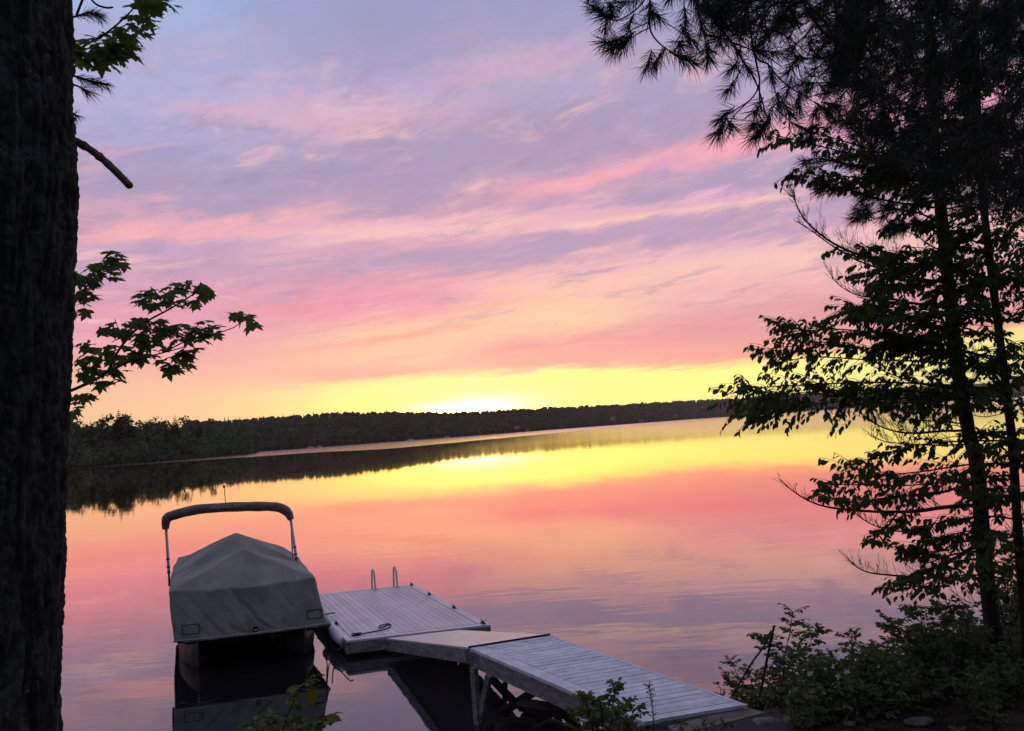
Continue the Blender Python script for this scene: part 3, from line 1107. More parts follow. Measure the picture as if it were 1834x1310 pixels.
def post(a, b, w, m, name='post'):
    mb = MB()
    a, b = Vector(a), Vector(b)
    d = (b - a)
    L = d.length
    d.normalize()
    u = d.orthogonal().normalized()
    v = d.cross(u)
    mb.box((a + b) / 2, u * w, v * w, d * L / 2, .004)
    return mb.build(name, m, ramp)


z_ = Vector((0, 0, 1))
pa = quadpt(RQ, -.012, .035)
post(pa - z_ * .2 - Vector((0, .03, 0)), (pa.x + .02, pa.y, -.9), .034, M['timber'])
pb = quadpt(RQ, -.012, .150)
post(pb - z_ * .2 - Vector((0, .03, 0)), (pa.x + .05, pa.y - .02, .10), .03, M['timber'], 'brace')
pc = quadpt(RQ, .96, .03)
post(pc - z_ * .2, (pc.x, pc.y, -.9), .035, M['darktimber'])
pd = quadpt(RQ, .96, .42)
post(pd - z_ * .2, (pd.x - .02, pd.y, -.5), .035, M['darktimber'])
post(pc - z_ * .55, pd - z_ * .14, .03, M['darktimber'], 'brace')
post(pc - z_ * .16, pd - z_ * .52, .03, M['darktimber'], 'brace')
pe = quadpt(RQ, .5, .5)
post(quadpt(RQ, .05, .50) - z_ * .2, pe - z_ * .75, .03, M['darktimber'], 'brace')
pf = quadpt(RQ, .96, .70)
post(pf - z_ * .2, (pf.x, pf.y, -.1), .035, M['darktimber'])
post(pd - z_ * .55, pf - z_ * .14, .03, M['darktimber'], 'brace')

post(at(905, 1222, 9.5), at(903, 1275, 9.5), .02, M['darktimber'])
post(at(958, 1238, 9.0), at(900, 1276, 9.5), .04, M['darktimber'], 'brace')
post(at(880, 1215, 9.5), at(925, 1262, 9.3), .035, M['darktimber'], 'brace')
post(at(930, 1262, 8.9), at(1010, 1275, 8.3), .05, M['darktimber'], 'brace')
# plank on the bank under the ramp's end, and a rubber mat
mb = MB()
PQ = [on_z(1195, 1301, .765), on_z(1330, 1266, .765), on_z(1372, 1276, .765), on_z(1215, 1316, .765)]
prism(mb, PQ, .07)
tag(mb.build('sill_plank', M['plank']), 'flat brown plank lying on the bank under the end of the ramp', 'plank')
mb = MB()
MQ = [on_z(1225, 1313, .76), on_z(1368, 1278, .76), on_z(1475, 1286, .80), on_z(1400, 1345, .82)]
n = 14
V = []
for j in range(n + 1):
    for i in range(n + 1):
        p = quadpt(MQ, i / n, j / n)
        V.append((p.x, p.y, max(p.z, ground_z(p.x, p.y) + .012) + .006 * mnoise.noise((p.x * 5, p.y * 5, 0))))
k = n + 1
fs = [(j * k + i, j * k + i + 1, (j + 1) * k + i + 1, (j + 1) * k + i) for j in range(n) for i in range(n)]
mb.addgrid(V, fs)
mb.addgrid([(x, y, z - .014) for x, y, z in V], [f[::-1] for f in fs])
tag(mb.build('rubber_mat', M['mat']), 'black rubber mat on the ground at the foot of the ramp', 'mat')

# ------------------------------------------------------------------ the covered pontoon boat
B0 = (on_z(312, 1150, .5) + on_z(586, 1118, .5)) * .5
B0.z = 0
BU = (on_z(586, 1118, .5) - on_z(312, 1150, .5))
HW = BU.length / 2
BU.normalize()
BV = Vector((-.40, .916, 0)).normalized()


def bp(u, v, z):
    return B0 + BU * u + BV * v + Vector((0, 0, z))


def in_plane(px, py, v):
    """pixel -> point on the boat's cross plane at distance v from the bow"""
    n = BU.cross(Vector((0, 0, 1)))
    P0 = bp(0, v, 0)
    d = ray(px, py)
    o = Vector((0, 0, EYE))
    return o + d * ((P0 - o).dot(n) / d.dot(n))


boat = empty('pontoon_boat', bp(0, 2.4, 0), 'pontoon boat under a grey canvas cover, moored left of the floating dock', 'boat')
for s in (-1, 1):
    mb = MB()
    rings = []
    st = [(.14, .012, .40, .06), (.22, .06, .42, -.0), (.36, .13, .43, -.08), (.62, .22, .44, -.15), (.95, .285, .44, -.18), (3.0, .29, .44, -.18), (5.2, .29, .44, -.18), (5.3, .22, .38, -.1)]
    nn = 16
    for v, hw, zt, zb in st:
        for j in range(nn):
            a = 2 * math.pi * j / nn
            ca, sa_ = math.cos(a), math.sin(a)
            pw = 1.0 if v > .6 else 1.25
            u = hw * math.copysign(abs(ca) ** pw, ca)
            z = (zt + zb) / 2 + (zt - zb) / 2 * math.copysign(abs(sa_) ** pw, sa_)
            rings.append(tuple(bp(s * .80 + u, v, z)))
    fs = [(i * nn + j, i * nn + (j + 1) % nn, (i + 1) * nn + (j + 1) % nn, (i + 1) * nn + j) for i in range(len(st) - 1) for j in range(nn)]
    fs += [tuple(range(nn)), tuple((len(st) - 1) * nn + j for j in range(nn - 1, -1, -1))]
    mb.addm(rings, fs)
    po = mb.build('pontoon', M['ponton'], boat)
    mb = MB()
    mb.tube(smooth_path([bp(s * .80 - .28, .10, .445), bp(s * .80 - .12, .04, .475), bp(s * .80 + .10, .03, .475), bp(s * .80 + .28, .08, .45)], 5), .012, 6)
    mb.tube([bp(s * .80 + .02 * s, .10, .38), bp(s * .80 + .02 * s, .04, .47)], .012, 6)
    mb.build('bow_rail', M['alu'], boat)
mb = MB()
mb.box(bp(0, 2.55, .49), BU * (HW - .04), BV * 2.5, (0, 0, .04), .01)
for v in (.3, 1.0, 1.8, 2.6, 3.4, 4.2):
    mb.box(bp(0, v, .41), BU * (HW - .15), BV * .03, (0, 0, .035))
mb.build('deck', M['black'], boat)
mb = MB()
for s in (-1, 1):
    mb.box(bp(s * (HW - .16), 2.5, .78), BU * .02, BV * 2.0, (0, 0, .24))
mb.box(bp(0, .50, .78), BU * (HW - .16), BV * .02, (0, 0, .24))
mb.build('fence', M['black'], boat)


def cover():
    z0, zr = .50, 1.20
    L = 4.7
    h = HW
    P = {}
    # bottom hem, rim, tops
    ctrl = {
        'fbl': (-h, 0, z0), 'fbr': (h, 0, z0), 'ftl': (-h - .06, .24, zr + .02), 'ftr': (h - .13, .15, zr + .02),
        'ftm': (0, .10, zr - .01), 'fbm': (0, -.02, z0 - .015),
        'pk1': (-.02, .90, 1.71), 'pk2': (-.03, 2.42, 1.84),
        'sl1': (-h - .04, 1.7, zr + .03), 'sr1': (h - .07, 1.7, zr + .03),
        'sl2': (-h + .0, 3.2, zr + .02), 'sr2': (h - .02, 3.2, zr + .02),
        'bl': (-h + .26, 3.35, 1.40), 'br': (h - .22, 3.45, 1.37),
        'rl': (-h + .1, L, zr), 'rr': (h - .1, L, zr), 'rm': (0, L - .2, zr + .12),
        'lb1': (-h - .03, 1.7, z0 + .06), 'lb2': (-h - .02, 3.2, z0 + .08), 'lb3': (-h, L + .1, z0 + .1),
        'rb1': (h + .03, 1.7, z0 + .06), 'rb2': (h + .02, 3.2, z0 + .08), 'rb3': (h, L + .1, z0 + .1),
        'mid': (-.02, 1.55, 1.56),
    }
    keys = list(ctrl)
    ix = {k: i for i, k in enumerate(keys)}
    tris = [('fbl', 'fbm', 'ftm', 'ftl'), ('fbm', 'fbr', 'ftr', 'ftm'),
            ('ftl', 'ftm', 'pk1'), ('ftm', 'ftr', 'pk1'),
            ('ftl', 'pk1', 'sl1'), ('ftr', 'sr1', 'pk1'),
            ('pk1', 'mid', 'sl1'), ('pk1', 'sr1', 'mid'), ('mid', 'pk2', 'sl1'), ('mid', 'sr1', 'pk2'),
            ('sl1', 'pk2', 'bl'), ('sr1', 'br', 'pk2'), ('sl1', 'bl', 'sl2'), ('sr1', 'sr2', 'br'),
            ('pk2', 'rm', 'bl'), ('pk2', 'br', 'rm'), ('bl', 'rm', 'rl'), ('br', 'rr', 'rm'), ('sl2', 'bl', 'rl'), ('sr2', 'rr', 'br'),
            ('fbl', 'ftl', 'sl1', 'lb1'), ('lb1', 'sl1', 'sl2', 'lb2'), ('lb2', 'sl2', 'rl', 'lb3'),
            ('fbr', 'rb1', 'sr1', 'ftr'), ('rb1', 'rb2', 'sr2', 'sr1'), ('rb2', 'rb3', 'rr', 'sr2'), ('lb3', 'rl', 'rm', 'rr', 'rb3')]
    bm = bmesh.new()
    vs = [bm.verts.new(ctrl[k]) for k in keys]
    for t in tris:
        bm.faces.new([vs[ix[k]] for k in t])
    bmesh.ops.triangulate(bm, faces=[f for f in bm.faces if len(f.verts) > 4])
    bmesh.ops.recalc_face_normals(bm, faces=bm.faces)
    for r in range(2):
        bmesh.ops.subdivide_edges(bm, edges=list(bm.edges), cuts=4 if r == 0 else 7, use_grid_fill=True)
        bmesh.ops.triangulate(bm, faces=[f for f in bm.faces if len(f.verts) > 4])
        hem = lambda v: v.is_boundary
        for _ in range(2 * r):
            bmesh.ops.smooth_vert(bm, verts=[v for v in bm.verts if not hem(v)], factor=.5, use_axis_x=True, use_axis_y=True, use_axis_z=True)
    bm.normal_update()
    for v in bm.verts:
        u, a, z = v.co
        n = v.normal.copy()
        f = 0.0
        if a < .32 and z < zr:
            # diagonal drag folds fanning from the hem to the upper left
            t = (z - z0) / (zr - z0)
            ac, al = u + t * .52 + .06 * mnoise.noise((u * 3, t * 3, 4)), t - u * .25
            env = math.exp(-((u + .1) / .95) ** 2) * (.25 + .75 * math.sin(math.pi * min(1, max(0, t * .9 + .12))))
            n1 = mnoise.noise((ac * 3.4, al * .55, 11.0))
            n2 = mnoise.noise((ac * 6.5, al * .8, 31.0))
            f += -env * (.040 * max(0, 1 - abs(n1) / .11) + .020 * max(0, 1 - abs(n2) / .13)) + .012 * n1
            f += .010 * mnoise.noise((u * 2.2, z * 2.0, 6.0))
        elif z > zr - .02:
            f += .018 * mnoise.noise((u * 1.6, a * 1.3, 2.0)) + .007 * mnoise.noise((u * 6, a * 3, 9.0))
        else:
            f += .018 * mnoise.noise((a * 5, z * 1.5, 3.0))
        if not v.is_boundary:
            v.co += n * f
        else:
            v.co += Vector((0, 0, .012 * mnoise.noise((u * 3, a * 3, 5))))
    # sag of the cloth between its supports
    bm.verts.index_update()
    o = MB()
    o.addm([tuple(bp(*v.co)) for v in bm.verts], [tuple(w.index for w in f.verts) for f in bm.faces])
    ob = o.build('cover', M['canvas'], boat, smooth=True)
    so = ob.modifiers.new('thickness', 'SOLIDIFY')
    so.thickness = .006
    so.offset = -1
    # bound hem, reinforced patches, snap badge on the front panel
    hm = MB()
    pts = [bp(-h - .004, -.012, z0 + .012)] + [bp(-h + 2 * h * i / 12, -.022 - .018 * math.sin(math.pi * i / 12), z0 + .008 + .010 * mnoise.noise((i * .7, 2, 1)) - .012 * math.sin(math.pi * i / 12)) for i in range(1, 12)] + [bp(h + .004, -.012, z0 + .012)]
    hm.tube(pts, .022, 6)
    hm.build('hem', M['canvas'], ob)

    def front(u, t):
        """point just proud of the front panel, t from hem (0) to rim (1)"""
        return bp(u, .0 + .19 * t - .030, z0 + (zr - z0) * t)
    for u0, u1, t0, t1 in ((-h + .12, -h + .37, .13, .32), (h - .30, h - .08, .16, .34)):
        w = MB()
        c = [front(u0, t0), front(u1, t0), front(u1, t1), front(u0, t1)]
        for i in range(4):
            w.tube([c[i], c[(i + 1) % 4]], .0065, 5)
        w.build('patch_edging', M['seam'], ob)
    d = MB()
    nrm = (front(0, 0) - front(0, 1)).cross(BU).normalized()
    c0 = front(.05, .07)
    back = (BV * -1)
    d.tube([c0 - back * .0, c0 + back * .022], .042, 18)
    bdg = d.build('badge', M['seam'], ob)
    d = MB()
    d.box(c0 + back * .025, BU * .026, (0, 0, .008), back * .004)
    d.build('badge_mark', M['white'], bdg)


cover()
# bimini top folded on its upright frame
BMV = 1.72
arch = [(296.8, 948), (297, 936), (301, 927), (313, 922.5), (350, 913.5), (403, 909), (455, 907.5), (491, 908), (508, 912.7), (517, 921), (521, 931)]
ap = smooth_path([in_plane(x, y, BMV) for x, y in arch], 5)
rad = []
for i, p in enumerate(ap):
    f = i / (len(ap) - 1)
    e = min(f, 1 - f)
    rad.append((.055 + .030 * min(1, e / .16)) * (1 + .07 * mnoise.noise((f * 14, 0, 1))))
mb = MB()
n = 14
rings = []
for i, p in enumerate(ap):
    t = (ap[min(i + 1, len(ap) - 1)] - ap[max(i - 1, 0)]).normalized()
    sd = BV - t * BV.dot(t)
    sd.normalize()
    up = t.cross(sd).normalized()
    if up.z < 0 and abs(t.z) < .7:
        up = -up
    for j in range(n):
        a = 2 * math.pi * j / n
        r = rad[i] * (1 + .06 * mnoise.noise((i * .5, j * .9, 4)))
        rings.append(tuple(p + sd * math.cos(a) * r * 1.5 + t.cross(sd).normalized() * math.sin(a) * r))
fs = [(i * n + j, i * n + (j + 1) % n, (i + 1) * n + (j + 1) % n, (i + 1) * n + j) for i in range(len(ap) - 1) for j in range(n)]
fs += [tuple(range(n)), tuple((len(ap) - 1) * n + j for j in range(n - 1, -1, -1))]
mb.addm(rings, fs)
bim = mb.build('bimini_cover', M['dcanvas'], boat, smooth=True)
for (x0, y0, x1, y1, v1, m_, r_) in ((297, 940, 302.5, 1028, BMV + .1, 'pole', .024), (520, 926, 531, 1003, BMV + .1, 'pole', .024), (521, 935, 524.5, 1006, BMV + .35, 'alu', .014)):
    a, b = in_plane(x0, y0, BMV), in_plane(x1, y1, v1)
    mb = MB()
    mb.tube([a, lerp(a, b, .5), b], r_, 10)
    o = mb.build('bimini_pole', M[m_], boat, smooth=True)
    if m_ == 'pole':
        for t in (.70, .86, .97):
            mb = MB()
            mb.tube([lerp(a, b, t - .012), lerp(a, b, t + .012)], .031, 10)
            mb.build('joint', M['black'], o)
        mb = MB()
        mb.tube([b, b + Vector((0, 0, -.22)) + BV * .04], .018, 8)
        mb.tube([b + Vector((0, 0, -.04)), b + Vector((0, 0, -.22)) + BV * .2], .016, 8)
        mb.build('bracket', M['black'], o)
a = in_plane(404, 903, BMV)
b = in_plane(401.3, 871, BMV)
mb = MB()
mb.tube([a, b], .007, 6)
ap_ = mb.build('light_mast', M['drope'], boat)
mb = MB()
mb.tube([b - (b - a).normalized() * .03, b, b + (b - a).normalized() * .012], [.02, .026, .014], 8)
mb.build('lamp', M['drope'], ap_)
# lettering on the folded top
cu = bpy.data.curves.new('lettering', 'FONT')
cu.body = 'PRINCECRAFT'
cu.size = .088
cu.shear = .35
cu.space_character = 1.12
cu.extrude = .003
cu.align_x = 'CENTER'
cu.align_y = 'CENTER'
to = bpy.data.objects.new('lettering', cu)
COL.objects.link(to)
bpy.context.view_layer.update()
tm = bpy.data.meshes.new_from_object(to.evaluated_get(bpy.context.evaluated_depsgraph_get()))
bpy.data.objects.remove(to)
tp = in_plane(408, 906, BMV) - BV * .140
tx = (in_plane(433, 903.8, BMV) - in_plane(383, 908.2, BMV)).normalized()
ty = Vector((0, 0, 1)) - tx * tx.z
ty = (ty + BV * .45).normalized()
ty = (ty - tx * ty.dot(tx)).normalized()
tz = tx.cross(ty)
o = MB()
TV = np.array([v.co[:] for v in tm.vertices])
RMt = np.array((tx, ty, tz)).T
o.addm(TV @ RMt.T + np.array(tp), [tuple(p.vertices) for p in tm.polygons])
o.build('lettering', M['print'], bim)

# fender between boat and dock, ropes
fa, fb = on_z(594, 1126, .24), on_z(611, 1148, .22)
fd = (fb - fa).normalized()
fen = empty('boat_fender', (fa + fb) / 2, 'pale blue ribbed fender hanging at the corner of the dock beside the boat', 'fender')
mb = MB()
k = 22
mb.tube([lerp(fa, fb, i / k) for i in range(k + 1)], [(.085 * math.sin(math.pi * min(1, max(.09, .09 + .82 * i / k))) ** .35 + (.005 if i % 3 else -.004)) for i in range(k + 1)], 14)
mb.build('body', M['fender'], fen, smooth=True)
mb = MB()
mb.tube(smooth_path([fa, fa + Vector((-.02, -.03, -.14)), lerp(fa, fb, .5) + Vector((-.03, -.06, -.22)), fb + Vector((0, -.05, -.1)), fb], 6), .008, 5)
mb.build('lanyard', M['rope'], fen)
fa2, fb2 = on_z(581, 1106, .30), on_z(588, 1117, .28)
mb = MB()
mb.tube([lerp(fa2, fb2, i / 8) for i in range(9)], [.03, .07, .08, .085, .085, .085, .08, .07, .03], 12)
tag(mb.build('boat_fender', M['fender'], smooth=True), 'white fender half hidden behind the blue one by the boat cover', 'fender')


def rope(pts, r, label, m='drope'):
    mb = MB()
    mb.tube(smooth_path(pts, 7), r, 5)
    tag(mb.build('mooring_rope', M[m]), label, 'rope', 'mooring ropes')


rope([on_z(581, 1150, .42), on_z(583, 1168, .2), on_z(586, 1190, .012), on_z(587, 1206, .008)], .009, 'dark rope hanging straight down from the boat corner to the water')
rope([on_z(595, 1222, .008), on_z(598, 1196, .01), on_z(610, 1189, .06), on_z(625, 1194, .1), on_z(632, 1203, .06)], .009, 'dark rope looping over the water below the dock corner')
rope([on_z(628, 1138, DZ + .03), on_z(655, 1134, DZ + .012), on_z(690, 1127, DZ + .012), on_z(700, 1121, DZ + .012), on_z(696, 1119, DZ + .012), on_z(682, 1125, DZ + .012), on_z(680, 1121, DZ + .012), on_z(697, 1117, DZ + .012)], .010,
     'thin dark rope lying coiled on the dock boards near the gangway')
rope([on_z(578, 1102, .62), on_z(586, 1100, .42), on_z(600, 1098, DZ + .04)], .011, 'short rope tying the boat to the dock cleat')
# ------------------------------------------------------------------ big pine trunk at the left edge
def big_trunk():
    D = 3.2
    edge = [(-260, 119), (-120, 127), (0, 132), (120, 133), (250, 138), (330, 141), (400, 138), (470, 135), (600, 130), (700, 126), (800, 121), (1000, 116), (1150, 111), (1310, 107), (1500, 118), (1700, 150), (1860, 200)]
    r0 = .37
    cs = []
    for y, x in edge:
        e = at(x, y, D)
        rr = r0 * (1.0 + max(0, (y - 1500) / 900.0))
        cs.append((e.z, e.x - rr - .047, rr))          # the outline is a tangent, a little outside the widest section
    cs.sort()
    zs = [c[0] for c in cs]
    base = Vector((float(np.interp(ground_z(-1.8, D), zs, [c[1] for c in cs])), D, ground_z(-2.2, D) - .05))
    root = empty('pine_tree', base, 'massive dark pine trunk filling the left edge, a broken branch stub on its side', 'tree')
    nz, na = 760, 260
    z0, z1 = base.z - .1, zs[-1]
    V = []
    for i in range(nz):
        z = z0 + (z1 - z0) * i / (nz - 1)
        cx = float(np.interp(z, zs, [c[1] for c in cs]))
        r = float(np.interp(z, zs, [c[2] for c in cs]))
        for j in range(na):
            a = 2 * math.pi * j / na
            ca, sa_ = math.cos(a), math.sin(a)
            # vertical plates split by furrows
            q = Vector((ca * 11, sa_ * 11, z * 2.2))
            q2 = q + Vector((1, 1, 1)) * .7 * mnoise.noise((ca * 3, sa_ * 3, z * 2.2))
            rdg = abs(mnoise.noise((q2.x, q2.y, q2.z)))
            f2 = abs(mnoise.noise((ca * 6, sa_ * 6, z * 11 + 3)))
            dd = -.020 * max(0, 1 - rdg * 3.4) - .008 * max(0, 1 - f2 * 5) + .007 * mnoise.noise((ca * 26, sa_ * 26, z * 20)) + .005 * mnoise.noise((ca * 60, sa_ * 60, z * 55)) - .004
            V.append((cx + ca * (r + dd), D + sa_ * (r + dd), z))
    mb = MB()
    ii, jj = np.meshgrid(np.arange(nz - 1), np.arange(na), indexing='ij')
    a0 = ii * na + jj
    a1 = ii * na + (jj + 1) % na
    mb.addgrid(V, np.stack([a0, a1, a1 + na, a0 + na], -1).reshape(-1, 4))
    mb.build('trunk', M['bark_big'], root, smooth=True)
    # broken stub
    st = pth([(124, 250), (138, 255), (158, 266), (182, 284), (206, 306), (221, 321), (233, 334)], D + .19, D + .12, 6)
    n = len(st)
    mb = MB()
    mb.tube(st, [.0165 + .007 * max(0, 1 - i / 8) + .0025 * mnoise.noise((i * .6, 1, 1)) + (.004 if i in (9, 10, 17) else 0) for i in range(n)], 9, True, .05)
    mb.build('broken_branch', M['stub'], root, smooth=True)
    # a few needle sprays beside the trunk
    tw = MB()
    nd = MB()
    for path, k in (([(110, 130), (145, 140), (170, 147), (188, 150)], 5), ([(100, 40), (135, 30), (160, 24), (180, 30)], 4), ([(110, 200), (130, 203), (135, 206)], 1), ([(112, 145), (140, 155), (160, 165)], 2)):
        p = pth(path, D + .4, D + .35, 4)
        tw = MB()
        tw.tube(p, taper(len(p), .006, .003), 5)
        tw.build('twig', M['limb'], root)
        for q in range(k):
            t = 1 - .16 * q
            i = min(len(p) - 1, max(1, int(t * (len(p) - 1))))
            ax = p[i] - p[i - 1]
            tuft(nd, p[i], ax, 46, .085, .0022, (.1, .8), .05)
    tw = MB()
    tw.tube(pth([(136, 30), (142, 14), (150, -6)], D + .4, None, 3), .006, 5)
    tw.build('twig', M['limb'], root)
    tw = MB()
    tw.tube(pth([(160, -5), (172, 8), (190, 14), (203, 13)], D + .4, None, 3), [.005] * 9 + [.003], 5)
    tw.build('twig', M['limb'], root)
    nd.build('needles', M['needle'], root)
    # two heavy limbs above the frame carry the crown
    lb = MB()
    top = Vector((cs[-1][1], D, z1))
    lb.tube([top - Vector((0, 0, .3)), top + Vector((-.05, 0, 3.5)), top + Vector((-.1, .1, 8))], [cs[-1][2], .30, .16], 16, True)
    lb.build('upper_trunk', M['limb'], root)


M['bark_big'] = mat('furrowed_bark', (0.020, 0.023, 0.022), 0.95, 0.1, base2=(0.068, 0.076, 0.073), vscale=9, bump=0.8, bscale=45, stretch=(2, 2, 0.7))
_t = M['bark_big'].node_tree
_q = G(_t)
_p = [n for n in _t.nodes if n.type == 'BSDF_PRINCIPLED'][0]
_src = _p.inputs['Base Color'].links[0].from_socket
_tc = _q.node('ShaderNodeTexCoord')
_l = _q.step(_q.noise(_tc.outputs['Object'], 26, 4, 0.6), 0.58, 0.68)
_l = _q.mul(_l, _q.step(_q.noise(_tc.outputs['Object'], 5, 3, 0.5), 0.52, 0.62))
_t.links.new(_q.mix(_l, _src, (0.13, 0.135, 0.13)), _p.inputs['Base Color'])
big_trunk()


# ------------------------------------------------------------------ maple growing behind it
def leaf_stems(mb, lv, path, r0, r1, spots, D, size, shape=MAPLE, droop=.5, n=(5, 8), spreadpx=26):
    pass


def maple():
    D = 4.3
    base = at(10, 1400, D)
    base.z = ground_z(base.x, base.y) - .05
    root = empty('maple_tree', base, 'young maple behind the big pine trunk, lobed leaves on branches reaching right', 'tree')
    mb = MB()
    tr = [base, at(20, 1000, D), at(15, 760, D), at(25, 500, D), at(20, 200, D), at(30, -150, D)]
    tr = smooth_path(tr, 5)
    mb.tube(tr, taper(len(tr), .06, .025), 8)
    mb.build('trunk', M['limb'], root)
    br = MB()
    lv = MB()

    def clump(cx, cy, rx, ry, n, D, L):
        """leaves held on petioles round a shoot end, blades hanging outward and down"""
        P, d, nr, Ls = [], [], [], []
        for _ in range(int(n * 1.5 + 1)):
            a = random.uniform(0, 6.28)
            q = math.sqrt(random.random())
            x, y = cx + rx * q * math.cos(a), cy + ry * q * math.sin(a)
            dep = D + random.uniform(-.16, .16)
            p = at(x, y, dep)
            side = (x - cx) / max(1, rx) + random.uniform(-.5, .7)
            dr = Vector((side, random.uniform(-.8, .6), -.28 + random.uniform(-.45, .3)))
            P.append(p)
            d.append(dr)
            nr.append((random.uniform(-.4, .4), -.15 + random.uniform(-.55, .45), 1.0))
            Ls.append(L * random.uniform(.65, 1.15))
        leaves(lv, P, d, nr, Ls, MAPLE, .95)
    # main branch and its forks (traced)
    forks = [([(60, 720), (110, 706), (150, 690), (190, 668), (205, 640), (228, 607), (260, 578), (300, 556), (330, 538), (352, 522), (360, 505)], .010, .0025),
             ([(190, 668), (215, 655), (255, 642), (300, 630), (330, 622)], .006, .0025),
             ([(300, 628), (345, 606), (385, 598), (405, 592), (425, 583), (434, 566)], .004, .002),
             ([(150, 690), (160, 655), (167, 630)], .004, .002), ([(228, 607), (213, 590), (206, 572)], .003, .002), ([(290, 560), (282, 545), (270, 540)], .003, .002), ([(308, 547), (302, 530)], .003, .002),
             ([(60, 620), (120, 560), (150, 520), (185, 480), (210, 455)], .007, .002), ([(60, 160), (140, 90), (190, 60), (235, 20), (262, -20)], .008, .003), ([(150, 88), (190, 85), (215, 90)], .004, .002)]
    for pix, a, b in forks:
        p = pth(pix, D, D - .1, 4)
        br = MB()
        br.tube(p, taper(len(p), a, b), 6)
        br.build('branch', M['limb'], root)
    L = .072
    C = [(190, 596, 12, 6, 3), (205, 590, 26, 10, 5), (255, 585, 40, 14, 12), (282, 600, 46, 22, 18), (240, 612, 30, 16, 9), (330, 600, 44, 18, 15), (365, 590, 24, 12, 8), (372, 605, 18, 10, 5),
         (330, 625, 30, 16, 10), (270, 635, 34, 14, 9), (305, 655, 34, 14, 9), (325, 662, 12, 14, 4), (225, 640, 26, 14, 8), (180, 640, 28, 18, 9), (160, 622, 18, 10, 5), (150, 650, 16, 12, 5), (195, 665, 30, 14, 8),
         (150, 672, 18, 12, 6), (175, 690, 14, 10, 4), (150, 712, 16, 8, 6), (208, 686, 14, 6, 3), (132, 735, 8, 10, 4),
         (280, 528, 30, 10, 9), (310, 522, 26, 8, 8), (345, 516, 22, 7, 7), (300, 545, 36, 8, 7), (372, 526, 14, 10, 5), (252, 546, 10, 6, 3), (350, 545, 10, 6, 2),
         (420, 567, 10, 5, 4), (440, 570, 10, 6, 4), (452, 580, 6, 6, 2),
         (205, 462, 14, 10, 6), (212, 472, 12, 10, 5), (190, 478, 14, 9, 6), (170, 492, 20, 12, 9), (190, 497, 14, 10, 5), (155, 510, 18, 12, 8), (148, 535, 14, 16, 9), (160, 548, 6, 14, 3), (138, 560, 8, 10, 4), (140, 500, 8, 8, 3),
         (170, 82, 34, 22, 17), (195, 95, 32, 24, 17), (150, 95, 22, 22, 11), (215, 88, 26, 22, 11), (235, 60, 24, 22, 12), (255, 30, 22, 18, 9), (262, 55, 12, 12, 4), (295, 8, 24, 10, 7), (245, 8, 20, 12, 7), (195, 118, 14, 10, 4), (228, 108, 14, 10, 4), (270, -10, 30, 12, 8)]
    for cx, cy, rx, ry, n in C:
        hi = cy < 140
        clump(cx, cy - 4, rx, ry, int(n * (.95 if hi else 1)), D - .05, L * (1.2 if hi else 1))
    lv.build('leaves', M['maple'], root)


maple()


